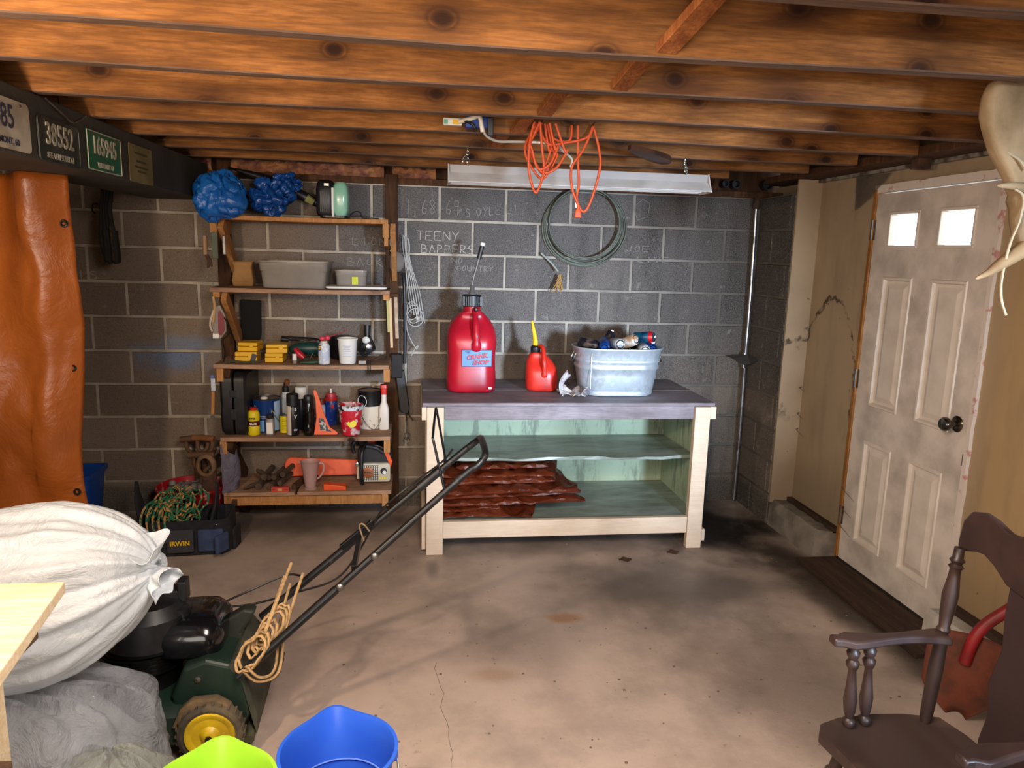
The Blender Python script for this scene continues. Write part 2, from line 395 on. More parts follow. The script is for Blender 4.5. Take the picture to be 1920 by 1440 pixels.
def mat_shelfblue():
    t = NT('worn_blue_green_shelf'); w = t.co('World'); t.set(rough=.4, spec=.45)
    c = t.ramp(t.noise(t.co('World', (1, 3, 1)), 3, 6, .65), [(.35, '98a49c'), (.55, '7c877c'), (.75, '57594a')])
    t.base(c); t.bump(t.noise(w, 30, 4), .15, .003); return t.m
M_green = mat_green(); M_shelfb = mat_shelfblue()
def mat_galv():
    t = NT('galvanized_steel'); co = t.co('Object'); t.set(metal=.55, rough=.45)
    v = t.n('ShaderNodeTexVoronoi'); t.l(co, v.inputs['Vector']); v.inputs['Scale'].default_value = 45
    c = t.ramp(v.outputs['Color'], [(0, 'a9b4bd'), (1, 'c3cdd4')]); c = t.mix(t.ramp(t.noise(co, 6, 6, .7), [(.5, 0.0), (.8, .6)]), c, '8f8a80'); t.base(c); return t.m
M_galv = mat_galv()
def mat_plastic_film(name, col, tr=.25, rough=.3, bscale=14, bstr=.6):
    t = NT(name); t.set(rough=rough); co = t.co('Object')
    t.b.inputs['Base Color'].default_value = srgb(col)
    h = t.math('ADD', t.noise(co, bscale, 6, .65, 1.2), t.math('MULTIPLY', t.noise(co, bscale*3, 3), .3)); t.bump(h, bstr, .045)
    tl = t.n('ShaderNodeBsdfTranslucent'); tl.inputs[0].default_value = srgb(col); tp = t.n('ShaderNodeBsdfTransparent')
    m1 = t.n('ShaderNodeMixShader'); m1.inputs[0].default_value = .35; t.l(t.b.outputs[0], m1.inputs[1]); t.l(tl.outputs[0], m1.inputs[2])
    m2 = t.n('ShaderNodeMixShader'); t.l(m1.outputs[0], m2.inputs[1]); t.l(tp.outputs[0], m2.inputs[2])
    f = t.ramp(t.noise(co, 5, 5, .6), [(.35, max(0, tr-.15)), (.7, tr+.12)]); t.l(f, m2.inputs[0])
    t.l(m2.outputs[0], t.t.nodes['Material Output'].inputs[0]); return t.m
M_clear = mat_plastic_film('clear_tote_plastic', 'b9b2a8', .35, .25, 8, .1)
M_glass = None
t = NT('window_glass'); t.b.inputs['Base Color'].default_value = (1, 1, 1, 1); t.set(rough=.05)
tp = t.n('ShaderNodeBsdfTransparent'); mx = t.n('ShaderNodeMixShader'); mx.inputs[0].default_value = .9
t.l(t.b.outputs[0], mx.inputs[1]); t.l(tp.outputs[0], mx.inputs[2]); t.l(mx.outputs[0], t.t.nodes['Material Output'].inputs[0]); M_glass = t.m
def mat_tarp(name, c1, c2, sc=9, rough=.4):
    t = NT(name); co = t.co('Object'); t.set(rough=rough, spec=.5)
    t.base(t.ramp(t.noise(co, 3, 5), [(.35, c1), (.7, c2)]))
    t.bump(t.math('ADD', t.noise(co, sc, 6, .6, 1.0), t.math('MULTIPLY', t.noise(co, sc*4, 3), .25)), .55, .02); return t.m
M_tarp = mat_tarp('orange_brown_tarp', '9a5219', '7c3f12', 5)
M_btarp = mat_tarp('brown_tarp', '6b2f18', '52200f', 11, .33)
M_bluebag = mat_tarp('blue_polythene', '1f6fc4', '1a55a4', 10, .28)

# ============================================================ THE SETTING
def struct(mb, name, mat, parent=None, **k):
    o = mb.build(name, mat, parent, **k)
    if parent is None: o['kind'] = 'structure'
    return o
XR = 3.472; XD = 3.62; ZC = 2.10; ZS = 2.29
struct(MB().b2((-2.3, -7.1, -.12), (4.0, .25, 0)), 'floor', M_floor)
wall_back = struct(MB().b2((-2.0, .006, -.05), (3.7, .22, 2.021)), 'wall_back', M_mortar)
BL, BH, J = .4064, .2032, .0065
_bm = {}
def block(parent, x0, x1, i, M=None, xr=None, name='block'):
    """one concrete block of course i, its face proud of the mortar"""
    w = round(x1-x0-2*J, 3)
    key = (w, random.randrange(3))
    if key not in _bm:
        mb = MB(); h = BH-2*J; c = .004
        jit = lambda: random.uniform(-.0012, .0012)
        x, z = w/2, h/2
        vs = [(-x+jit(), 0.008, -z), (x, 0.008, -z+jit()), (x, 0.008, z), (-x, 0.008, z+jit())]
        vs += [(-x+c, 0+jit()*.6, -z+c), (x-c, 0+jit()*.6, -z+c), (x-c, jit()*.6, z-c), (-x+c, jit()*.6, z-c)]
        mb.add(vs, [(4, 5, 6, 7), (0, 1, 5, 4), (1, 2, 6, 5), (2, 3, 7, 6), (3, 0, 4, 7)])
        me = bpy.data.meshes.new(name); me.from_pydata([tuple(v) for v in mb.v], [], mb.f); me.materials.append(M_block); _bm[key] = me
    o = bpy.data.objects.new(name, _bm[key]); COL.objects.link(o); o.parent = parent
    zc = 1.8178-BH*(i+.5)
    P = Matrix.Translation(((x0+x1)/2, random.uniform(-.0012, .0012), zc)) if M is None else M @ Matrix.Translation(((x0+x1)/2, 0, zc))
    o.matrix_local = W[parent.name].inverted() @ P
    return o
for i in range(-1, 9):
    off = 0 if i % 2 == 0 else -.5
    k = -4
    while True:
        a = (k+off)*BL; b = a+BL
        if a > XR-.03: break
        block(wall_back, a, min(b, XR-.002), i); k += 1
# short return of block wall at the right corner
Mr = axes((XR, 0, 0), (0, -1, 0), (1, 0, 0), (0, 0, 1))
stub = struct(MB().b2((XR+.006, -.45, -.05), (XR+.3, .02, 2.021)), 'wall_right_return', M_mortar)
for i in range(-1, 9):
    if i % 2 == 0: block(stub, .0, .2, i, Mr); block(stub, .2, .45, i, Mr)
    else: block(stub, .0, .40, i, Mr); block(stub, .40, .45, i, Mr)
# chalk writing on the blocks
ST = {'T': [[(0, 1), (1, 1)], [(.5, 1), (.5, 0)]], 'E': [[(1, 1), (0, 1), (0, 0), (1, 0)], [(0, .5), (.8, .5)]], 'N': [[(0, 0), (0, 1), (1, 0), (1, 1)]],
      'Y': [[(0, 1), (.5, .5), (1, 1)], [(.5, .5), (.3, -.1)]], 'B': [[(0, 0), (0, 1), (.7, .9), (.6, .55), (0, .5), (.8, .4), (.8, .05), (0, 0)]], 'A': [[(0, 0), (.45, 1), (.9, 0)]],
      'P': [[(0, 0), (.05, 1), (.8, .9), (.75, .5), (.05, .45)]], 'R': [[(0, 0), (.05, 1), (.8, .9), (.75, .5), (.05, .45), (.9, 0)]], 'S': [[(.9, .9), (.3, 1), (.1, .7), (.8, .4), (.8, .1), (.1, 0)]],
      '1': [[(.5, 1), (.5, 0)]], '6': [[(.7, 1), (.2, .5), (.2, .1), (.7, 0), (.8, .35), (.25, .4)]], '8': [[(.5, .5), (.1, .8), (.5, 1), (.9, .8), (.1, .2), (.5, 0), (.9, .2), (.5, .5)]],
      '9': [[(.8, .6), (.2, .6), (.3, 1), (.8, .95), (.7, 0)]], ',': [[(.4, .1), (.2, -.25)]], '>': [[(0, .5), (1, .5)], [(.6, .85), (1, .5), (.6, .15)]], 'O': [[(.5, 1), (.1, .6), (.3, 0), (.8, .2), (.85, .8), (.5, 1)]],
      'L': [[(0, 1), (.05, 0), (.8, 0)]], 'I': [[(.5, 1), (.5, 0)]], 'K': [[(0, 1), (0, 0)], [(.8, 1), (0, .45), (.9, 0)]], 'J': [[(.8, 1), (.75, .1), (.3, 0), (.1, .3)]], 'C': [[(.9, .9), (.2, .8), (.1, .2), (.9, .05)]],
      'V': [[(0, 1), (.45, 0), (.95, 1)]], 'M': [[(0, 0), (.1, 1), (.5, .4), (.9, 1), (1, 0)]], 'U': [[(0, 1), (.1, 0), (.8, 0), (.9, 1)]], 'X': [[(0, 0), (1, 1)], [(0, 1), (1, 0)]], 'D': [[(0, 0), (0, 1), (.8, .7), (.8, .2), (0, 0)]], 'G': [[(.9, .9), (.2, .8), (.1, .1), (.9, .1), (.9, .45), (.5, .45)]], ' ': []}
M_chalk = pm('chalk', 'b4afa5', .95); M_chalk2 = pm('faint_chalk', '8a867e', .95); M_chalk3 = pm('pale_chalk', 'b5aaa2', .95)
def chalk(s, x, z, h, w=None, mat=None, tilt=0, gap=.35, th=.0035):
    mb = MB(); w = w or h*.55; q = x
    for ch in s:
        for line in ST.get(ch, []):
            P = [(q+p[0]*w+random.uniform(-.002, .002), z+p[1]*h+(q-x)*tilt+random.uniform(-.002, .002)) for p in line]
            for a, b in zip(P, P[1:]): mb.bar((a[0], -.0022, a[1]), (b[0], -.0022, b[1]), th, .0012, (0, 1, 0))
        q += w*(1+gap) if ch != ' ' else w*.8
    mb.build('chalk_writing', mat or M_chalk, wall_back)
chalk('TEENY', 1.285, 1.700, .055, .04)
chalk('BAPPERS', 1.315, 1.625, .05, .035)
chalk('NO', 1.50, 1.565, .032, .028, M_chalk2); chalk('COUNTRY', 1.53, 1.52, .03, .025, M_chalk2)
chalk('1,68,69', 1.215, 1.855, .085, .036, M_chalk2, 0); chalk('>', 1.50, 1.86, .05, .06, M_chalk2); chalk('S OYLE LI', 1.58, 1.845, .05, .03, M_chalk2, .12)
chalk('LION', .90, 1.66, .045, .04, M_chalk2); chalk('BACK', .87, 1.535, .05, .042, M_chalk2)
chalk('EIS', -.74, 1.42, .05, .05, M_chalk3); chalk('JIM', -.10, 1.655, .07, .05, M_chalk2)
chalk('O', 2.62, 1.86, .13, .14, M_chalk2, 0, .35, .0025); chalk('JOE', 2.60, 1.665, .035, .04, M_chalk2); chalk('LIVE', 2.68, 1.60, .035, .04, M_chalk2)
mb = MB()
for k in range(16):
    x = random.uniform(.0, .28); z = random.uniform(1.32, 1.56); a = random.uniform(.5, 1.3); L = random.uniform(.02, .06)
    mb.bar((x, -.0022, z), (x+L*math.cos(a), -.0022, z+L*math.sin(a)), .003, .001, (0, 1, 0))
mb.build('chalk_scribble', M_chalk2, wall_back)
mb = MB()
for k in range(60):
    x = random.uniform(.3, 3.3); z = random.uniform(.95, 2.0); a = random.uniform(0, PI); L = random.uniform(.006, .02)
    mb.bar((x, -.0022, z), (x+L*math.cos(a), -.0022, z+L*math.sin(a)), .0025, .001, (0, 1, 0))
q = mb.build('scratch_marks', M_chalk2, wall_back); q['kind'] = 'stuff'
# other walls, subfloor
struct(MB().b2((-2.2, -7.1, -.02), (-2.0, .25, 2.4)), 'wall_left', M_beige)
struct(MB().b2((-2.2, -7.2, -.02), (4, -7.0, 2.4)), 'wall_front', M_beige)
wr = MB(); DY0, DY1 = -1.02, -1.82; DZ0, DZ1 = .028, 1.977
wr.b2((XD, -1.00, .0), (XD+.05, .1, 2.098)); wr.b2((XD, -7.05, .0), (XD+.05, -1.845, 2.098)); wr.b2((XD, -1.845, 2.003), (XD+.05, -1.00, 2.098))
wr.b2((XD+.02, -7.05, 2.098), (XD+.06, .1, 2.30)); wr.b2((XR+.001, -.466, .15), (XD-.001, -.4515, 2.098))
wall_right = struct(wr, 'wall_right', M_beige)
struct(MB().b2((-2.3, -7.2, ZS), (4, .25, ZS+.05)), 'ceiling', M_sub)
ceiling = bpy.data.objects['ceiling']
# plates: on the back wall and along the right wall
struct(MB().b2((-2, .0, 2.022), (XD+.1, .155, 2.06)), 'trim_1', M_stud, bevel=.003)
struct(MB().b2((-2, .15, 2.06), (XD+.1, .20, ZS)), 'trim_2', M_stud)
struct(MB().b2((XR-.03, -6.9, 2.100), (XD+.02, .0, 2.138)), 'trim_3', M_stud, bevel=.003)
tm = pm('grey_metal_trim', '8f877c', .6, .2, '4d453c', 14, (.45, .6))
struct(MB().b2((XD-.03, -4.5, 2.082), (XD-.004, -.27, 2.099)), 'trim_4', tm)
M_ins = pm('fibreglass_insulation', 'a8744c', .95, 0, '7c4a48', 14, bump=1, bs=90)
for x0, x1 in ((-.62, .1), (.21, 1.09), (1.14, 1.40), (1.95, 2.1)):
    n = max(3, int((x1-x0)*16)); mb = MB()
    mb.grid(lambda u, v: (x0+(x1-x0)*u, .05-.035*math.sin(PI*v)-.03*mnoise.noise((u*(x1-x0)*30, v*5, x0))-.015*mnoise.noise((u*(x1-x0)*80, v*9, 3)), 2.058+.085*v+.012*mnoise.noise((u*(x1-x0)*22, 7, v))), int(90*(x1-x0))+8, 10)
    tag(mb.build('insulation', M_ins, ceiling, smooth=60), kind='stuff')
# joists
JY = [-3.25, -2.80, -2.395, -1.95, -1.53, -1.11, -.70, -.30]
JE = [3.46, 3.50, 3.50, 3.47, 3.44, 3.42, 3.40, 3.12]
for k, y in enumerate(JY):
    for a, b, dy in ((-.03, JE[k], 0), (-2.0, -.035, .012)):
        mb = MB(); n = 10; cs = []
        for q in range(n+1):
            x = a+(b-a)*q/n; wv = .004*math.sin(q*1.3+k*2.1); zz = .004*math.sin(q*.8+k)
            cs.append([(x, y+dy+wv, ZC+zz+.001), (x, y+dy+.048+wv, ZC+zz+.001), (x, y+dy+.048+wv, ZS-.001), (x, y+dy+wv, ZS-.001)])
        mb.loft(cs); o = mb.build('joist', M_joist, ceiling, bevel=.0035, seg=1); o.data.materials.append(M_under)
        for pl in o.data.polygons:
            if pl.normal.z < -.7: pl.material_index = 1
for y in (-4.9, -4.5, -4.1, -3.7, -5.3, -5.7, -6.1, -6.5):
    MB().b2((-2, y, ZC+.001), (3.47, y+.045, ZS-.001)).build('joist', M_joist, ceiling)
# cross bridging between the joists, near x=1.9
M_brid = mat_wood('bridging_pine', 'a96a38', '8e5128', '5c3219', 'Z', 1, .75, False)
for k in range(1, 6):
    y0 = JY[k]+.048; y1 = JY[k+1]
    x = 1.86 if k < 3 else 1.84-.04*k
    # the leg coming towards the viewer from behind each joist is nailed low on the far joist
    MB().bar((x+.10, JY[k-1]+.052 if k > 0 else y0, ZS-.02), (x, JY[k]-.004, ZC+.014), .055, .022, (0, 0, 1)).build('bridging', M_brid, ceiling, bevel=.002, seg=1)
# painted box beam on the left, under the joist ends
beam = tag(MB().b2((-.255, -6.9, 1.892), (.083, -.004, ZC-.003)).build('box_beam', M_beam, None, bevel=.006), 'dark grey painted box beam carrying the joist ends and number plates', 'beam')
# concrete curb under the right wall, on both sides of the door
M_curb = pm('rough_concrete', '857c70', .9, 0, '5a5148', 6, bump=.6, bs=25)
def curb(y0, y1, seed):
    n = 14; rings = []
    for q in range(n+1):
        y = y0+(y1-y0)*q/n; j = lambda s: mnoise.noise((q*.6, s, seed))*.012
        rings.append([(XD-.002, y, 0), (XR+.004+j(1), y, 0), (XR+.010+j(2), y, .13+j(3)), (XR+.03+j(4), y, .165+j(5)), (XD-.05, y, .16+j(6)), (XD-.002, y, .15)])
    return MB().loft(rings)
struct(curb(-.452, -.985, 3), 'baseboard_right', M_curb, smooth=50)
struct(curb(-1.875, -4.2, 9), 'baseboard_right_2', pm('pale_concrete', 'b5aea4', .9, 0, '8c8478', 7, bump=.5), smooth=50)
M_ledge = mat_wood('dirty_sill', '5a4434', '463428', '2c2019', 'Y', 1, .8, False)
struct(MB().b2((XD-.035, -.985, .150), (XD-.003, -.46, .182)), 'trim_5', M_ledge)
struct(MB().b2((XD-.045, -4.2, .150), (XD-.003, -1.88, .185)), 'trim_6', M_ledge)
struct(MB().b2((XR-.10, -1.99, .0), (XD-.02, -1.0, .022)), 'trim_7', M_ledge, bevel=.004)
# ------- door
def rect_cells(ys, zs, holes):
    for i in range(len(ys)-1):
        for j in range(len(zs)-1):
            if (i, j) not in holes: yield ys[i], ys[i+1], zs[j], zs[j+1]
ys = [DY1, -1.713, -1.488, -1.357, -1.134, DY0]
zs = [DZ0, .170, .722, .908, 1.570, 1.708, 1.885, DZ1]
holes = {(1, 1), (1, 3), (1, 5), (3, 1), (3, 3), (3, 5)}
XF = XD-.012; door = MB()
for a, b, c, d in rect_cells(ys, zs, holes): door.b2((XF, a, c), (XF+.040, b, d))
door_1 = struct(door, 'door_1', M_door)
def moulded(a, b, c, d):      # recessed moulded panel between y=a..b, z=c..d
    rings = []
    for off, dx in ((0, 0), (.004, -.006), (.014, -.006), (.020, .010), (.034, .010), (.058, .001), (.060, .001)):
        rings.append([(XF+dx, a+off, c+off), (XF+dx, b-off, c+off), (XF+dx, b-off, d-off), (XF+dx, a+off, d-off)])
    return MB().loft(rings, (False, True))
M_mould = pm('door_moulding', 'd8cdc1', .6, 0, 'cbc0b3', 9)
for i, j in ((1, 1), (1, 3), (3, 1), (3, 3)):
    moulded(ys[i], ys[i+1], zs[j], zs[j+1]).build('panel', M_mould, door_1)
for i in (1, 3):
    a, b, c, d = ys[i], ys[i+1], zs[5], zs[6]; mb = MB()
    for (p, q) in (((a, c), (b, c+.014)), ((a, d-.014), (b, d)), ((a, c+.014), (a+.014, d-.014)), ((b-.014, c+.014), (b, d-.014))):
        mb.b2((XF-.006, p[0], p[1]), (XF+.034, q[0], q[1]))
    mb.build('window_frame', M_mould, door_1, bevel=.003)
    MB().b2((XF+.024, a+.006, c+.006), (XF+.028, b-.006, d-.006)).build('pane', M_glass, door_1)
kn = MB(); Mk = axes((XF, -1.762, .96), (0, 1, 0), (0, 0, 1), (-1, 0, 0))
kn.lathe([(.034, 0), (.036, .004), (.030, .010), (.014, .014), (.013, .034), (.020, .042), (.030, .052), (.031, .064), (.024, .074), (.0, .077)], 20, Mk)
kb = kn.build('door_knob', pm('antique_nickel', '5d564c', .22, .95), door_1, smooth=40)
for z in (1.80, 1.03, .27):
    hb = MB(); hb.tube([(XF-.008, -1.008, z-.05), (XF-.008, -1.008, z+.05)], .007, 8); hb.b2((XF-.004, -1.03, z-.05), (XF-.0005, -1.012, z+.05))
    hb.build('hinge', M_steel, door_1, smooth=40)
MB().b2((XF-.002, DY1+.001, .79), (XF+.03, DY1+.004, .84)).build('latch_plate', M_steel, door_1)
struct(MB().b2((XD-.018, -1.845, .0), (XD+.05, -1.0, .0265)), 'trim_11', pm('door_gap_shade', '1c1612', .8))  # strip added to stop light under the door, coloured as the gap's shade
struct(MB().b2((XD-.020, -1.017, .0275), (XD+.05, -.992, 2.0)), 'trim_8', mat_wood('door_jamb', 'b07a40', '94632f', '6d4622', 'Z', 1, .6, False, None, 0), bevel=.002)
def ragged(y0, z0, z1, n=34):
    rings = []
    for q in range(n+1):
        z = z0+(z1-z0)*q/n; e = y0-.024-.006*mnoise.noise((z*14, 2, 5))-.004*random.random()
        rings.append([(XD-.014, y0, z), (XD-.016, e, z), (XD+.03, e, z), (XD+.03, y0, z)])
    return MB().loft(rings)
M_rag = pm('flaking_white_paint', 'd9cdc2', .6, 0, 'c08d84', 22, (.58, .66))
struct(ragged(DY1-.001, .03, 2.0), 'trim_9', M_rag)
hd = MB(); rings = []
for q in range(31):
    y = -.992+(DY1-.02+.992)*q/30; e = 2.022+.006*mnoise.noise((y*18, 1, 1))
    rings.append([(XD-.016, y, 1.983), (XD-.016, y, e), (XD+.03, y, e), (XD+.03, y, 1.983)])
hd.loft(rings); struct(hd, 'trim_10', M_rag)
M_outs = pm('outdoor_ground', 'b8bcb8', .9)
struct(MB().b2((4.2, -8, -.3), (24, 16, -.2)), 'ground_outside', M_outs)
# cobwebs and peeling edges near the door
M_web = pm('dusty_cobweb', '5e5046', .95)
mb = MB()
for (y, z, L) in ((-.47, 1.24, .06), (-.47, .88, .05), (-.47, .62, .09), (-.46, 1.42, .03), (-.47, .72, .07), (-1.0, 1.55, .03), (-1.0, .42, .12), (-1.0, .32, .11), (-1.0, .22, .12)):
    mb.tube(smooth([(XD-.012, y, z), (XD-.03, y-.3*L, z-.004), (XD-.02, y-L, z-.02*L/.06)], 3), [.005, .004, .003, .002, .0015, .001, .0007][:7], 5)
q = mb.build('cobweb', M_web, wall_right, smooth=60); q['kind'] = 'stuff'
M_dust = mat_plastic_film('dust_sheet', '7a7068', .55, .9, 20, .5)
MB().add([(XD-.006, -.80, 2.085), (XD-.02, -1.12, 2.075), (XD-.03, -.98, 1.965), (XD-.02, -.84, 1.905)], [(0, 1, 2), (0, 2, 3)]).build('cobweb', M_dust, wall_right, solid=.001)
# galvanised pipe in the corner with its bracket
pr_ = thing('conduit_pipe', 'silvery metal conduit pipe standing in the right back corner', 'pipe', (3.43, -.05, 0))
pts = [(3.437, -.045, .02), (3.437, -.05, .5), (3.432, -.05, .93), (3.428, -.055, 1.05), (3.43, -.05, 1.4), (3.426, -.05, 1.7), (3.421, -.05, 1.95)]
MB().tube(pts, .013, 10).build('pipe', pm('pipe_metal', 'a8a6a6', .28, .9, '77726e', 9, (.5, .6)), pr_, smooth=60)
MB().lathe([(.018, 0), (.024, .01), (.024, .05), (.016, .07)], 12, Matrix.Translation((3.421, -.05, 1.95))).build('pipe_fitting', M_rust, pr_, smooth=40)
M_dirt = pm('dark_web', '2a2622', .9)
MB().loft([[(3.30, -.04, 1.01), (3.43, -.09, 1.02), (3.47, -.17, 1.0), (3.44, -.045, .985)], [(3.36, -.04, .99), (3.42, -.07, .95), (3.45, -.09, .96), (3.44, -.04, .95)]]).build('bracket', M_dirt, pr_)
MB().tube([(3.425, -.05, .93), (3.425, -.05, 1.03)], .017, 10).build('pipe_collar', M_chrome, pr_, smooth=50)
# dark drain tiles / ducts on top of the wall at the right corner
for x, y, r, lb_ in ((3.20, -.01, .022, 'smallest black round pipe end under the last joist, left of its twin'), (3.27, -.01, .028, 'black round pipe end just right of the smallest one'), (3.46, -.05, .034, 'widest black round pipe end, above the metal conduit in the corner')):
    single(MB().lathe([(r, 0), (r, .06), (r*.8, .06), (r*.8, .01)], 16, axes((x, y, 2.098), (1, 0, 0), (0, 0, 1), (0, -1, 0)), (True, True)), 'pipe_end', M_black,
           lb_, 'pipe', 'black pipe ends in the back corner', smooth=40)

# ============================================================ WORKBENCH
bench = thing('workbench', 'long wooden workbench with grey top, cream legs and green shelves by the back wall', 'workbench', (2.12, -.42, 0))
for k in range(2):
    y0 = -.775+k*.375; MB().b2((1.318, y0, .826), (2.935, y0+.368, .846)).build('top_board', M_gray, bench, bevel=.003)
MB().b2((1.435, -.768, .752), (2.818, -.745, .8255)).build('apron', M_gray, bench, bevel=.003)
for x0, x1 in ((1.341, 1.431), (2.818, 2.905)):
    MB().b2((x0, -.790, 0), (x1, -.748, .825)).build('leg', M_cream, bench, bevel=.003)
for x0, x1 in ((1.341, 1.431), (2.818, 2.905)):
    MB().b2((x0, -.08, 0), (x1, -.03, .825)).build('leg', M_cream, bench, bevel=.003)
for x0, x1 in ((1.314, 1.340), (2.906, 2.940)):
    MB().b2((x0, -.785, .755), (x1, -.05, .8255)).build('side_rail', M_cream, bench, bevel=.003)
    MB().b2((x0+.002, -.76, .02 if x0 < 2 else .03), (x1-.002, -.05, .23 if x0 < 2 else .10)).build('side_rail', M_cream, bench, bevel=.003)
MB().b2((1.432, -.782, .090), (2.817, -.750, .186)).build('front_rail', M_cream, bench, bevel=.003)
MB().b2((1.36, -.748, .165), (2.90, -.085, .180)).build('shelf', M_shelfb, bench, bevel=.002)
ms = MB(); n = 16; rings = []
for q in range(n+1):
    x = 1.36+(2.885-1.36)*q/n; s_ = .006*math.sin(q*.9)+.004*math.sin(q*2.1); rings.append([(x, -.645+.006*math.sin(q*1.7), .488+s_*.5), (x, -.645, .504+s_), (x, -.085, .492), (x, -.085, .476)])
ms.loft(rings).build('shelf', M_shelfb, bench)
MB().b2((1.36, -.084, .10), (2.90, -.081, .825)).build('back_panel', M_green, bench)
for x in (1.361, 2.893): MB().b2((x, -.74, .181), (x+.010, -.085, .825)).build('side_panel', M_green, bench)
# folded brown tarpaulin on the low shelf
def ripple(x, y, z, s, a): return a*mnoise.noise((x*s, y*s, z*s))
tp_ = thing('folded_tarpaulin', 'brown folded plastic tarpaulin lying on the low shelf of the workbench', 'tarpaulin', (1.79, -.5, .18))
def fold(x0, x1, y0, y1, z0, z1, seed, skew=0, slant=.06):
    rings = []; n = 54
    for q in range(n+1):
        t = q/n; th = (z1-z0)*(1 if 1 < q < n-1 else .6); zc = z0+(z1-z0)/2; ring = []
        for k in range(28):
            a = 2*PI*k/28; cx = math.copysign(abs(math.cos(a))**.35, math.cos(a)); cz = math.copysign(abs(math.sin(a))**.9, math.sin(a))
            yy = (y0+y1)/2+(y1-y0)/2*cx+skew*t; x = x0+(x1-x0)*t+slant*(cx*.5)*t; zz = zc+th/2*cz
            cr = 1-abs(mnoise.noise((x*9+seed, yy*7, seed*2)))*2; c2 = 1-abs(mnoise.noise((x*20+yy*9, yy*14, seed*3)))*2
            up_ = 1 if cz > -.2 else .25
            ring.append((x+.022*mnoise.noise((yy*9, seed, k*.3)), yy-.018*cr*abs(cx)+.015*mnoise.noise((x*5, k*.3, seed)), max(.183, zz+up_*(.020*(cr-.55)+.007*c2+.018*mnoise.noise((x*4, yy*3, seed))))))
        rings.append(ring)
    return MB().loft(rings)
lay = [(1.40, 1.98, -.735, -.30, 0, .10), (1.39, 1.80, -.70, -.24, 0, .04), (1.37, 2.18, -.70, -.20, .05, -.12), (1.40, 2.20, -.665, -.18, .06, -.04), (1.38, 2.16, -.69, -.17, .02, -.10), (1.44, 2.10, -.62, -.15, .03, .05), (1.42, 2.13, -.58, -.15, .02, .10), (1.52, 2.07, -.52, -.13, .03, .05)]
zz = .184
for k, (x0, x1, y0, y1, sk, sl_) in enumerate(lay):
    th = (.026, .022, .040, .030, .040, .032, .034, .028)[k]
    fold(x0, x1, y0, y1, zz, zz+th, 3*k+1, sk, sl_).build('fold', M_btarp, tp_, smooth=45); zz += th*.93
# ---------- big red fuel jug
jug = thing('fuel_jug', 'tall red plastic fuel jug with a black cap and spout on the workbench', 'fuel can', (1.597, -.41, .847))
rings = []
for z, w, d, yo in ((0, .262, .235, 0), (.012, .280, .25, 0), (.10, .284, .25, 0), (.17, .268, .236, 0), (.235, .272, .24, 0), (.28, .286, .25, 0), (.33, .280, .235, .008), (.37, .262, .20, .02), (.405, .22, .165, .03), (.435, .165, .13, .02), (.455, .118, .112, .0), (.462, .108, .108, -.01)):
    rings.append([(x, y+yo, z) for x, y in rrect(w, d, min(w, d)*.32, 5)])
MB().loft(rings).build('body', M_red, jug, smooth=60, local=True, subsurf=1)
MB().lathe([(.050, .450), (.050, .492)], 24, Matrix.Translation((0, -.01, 0))).build('neck', M_red, jug, smooth=40, local=True)
MB().tube(smooth([(.012, -.055, .468), (.014, -.085, .44), (.016, -.118, .395), (.018, -.135, .34), (.02, -.132, .285), (.02, -.118, .25)], 4), [.017]*8+[.019]*4+[.022]*4+[.028]*4+[.02], 12).build('handle', M_red, jug, smooth=60, local=True)
M_reccess = pm('dusty_dark_red', '8a1222', .5)
cap = MB().lathe([(.052, .486), (.056, .490), (.056, .545), (.050, .552), (.0, .553)], 28, Matrix.Translation((0, -.01, 0)))
for k in range(28):
    a = 2*PI*k/28; cap.box((.057*math.cos(a), -.01+.057*math.sin(a), .516), (.004, .004, .05))
cap.build('cap', M_black, jug, smooth=30, local=True)
MB().lathe([(.012, 0), (.012, .012), (.007, .02), (0, .021)], 12, axes((.018, -.078, .474), (1, 0, 0), (0, 0, 1), (0, -1, 0))).build('vent_cap', M_black, jug, smooth=40, local=True)
sp_ = MB().lathe([(.022, .552), (.02, .565), (.014, .57), (.014, .60), (.010, .605)], 14, Matrix.Translation((0, -.01, 0)))
sp_.tube(smooth([(0, -.01, .60), (.008, -.012, .65), (.024, -.015, .71), (.034, -.018, .755)], 4), .0075, 10)
sp_.build('spout', pm('clear_grey_hose', '6c6a66', .2, .3), jug, smooth=60, local=True)
MB().tube([(.034, -.018, .752), (.052, -.022, .825)], .013, 12).build('spout_tip', M_black, jug, smooth=60, local=True)
MB().tube([(.052, -.022, .825), (.056, -.023, .842)], .014, 12).build('spout_end', M_white, jug, smooth=60, local=True)
lab = MB().box((0, 0, 0), (.165, .094, .002), FRONT(.024, -.1265, .205)).build('label', pm('sticker_blue', '4d7fc4', .4), jug, local=True)
lb = pm('sticker_navy', '1d2448', .5)
e = MB(); [e.box(c, d, FRONT(.024, -.1272, .205)) for c, d in (((0, .046, 0), (.168, .003, .003)), ((0, -.046, 0), (.168, .003, .003)), ((.083, 0, 0), (.003, .094, .003)), ((-.083, 0, 0), (.003, .094, .003)))]
e.build('label_border', lb, jug, local=True)
def jl(body, size, mat, dx, dz, **k):
    text(body, size, mat, jug, W[jug.name] @ FRONT(.024+dx, -.1285-(.0006 if mat is not lb else 0), .205+dz) @ Matrix.Rotation(k.pop('rot', 0), 4, 'Z'), **k)
jl('THE', .016, lb, -.052, .032, bold=.0006)
mr = pm('sticker_red', 'b8202c', .4)
jl('CRANK', .034, lb, -.001, .0085, bold=.0025, rot=R(8), shear=.2); jl('CRANK', .034, mr, .0005, .0095, bold=.001, rot=R(8), shear=.2)
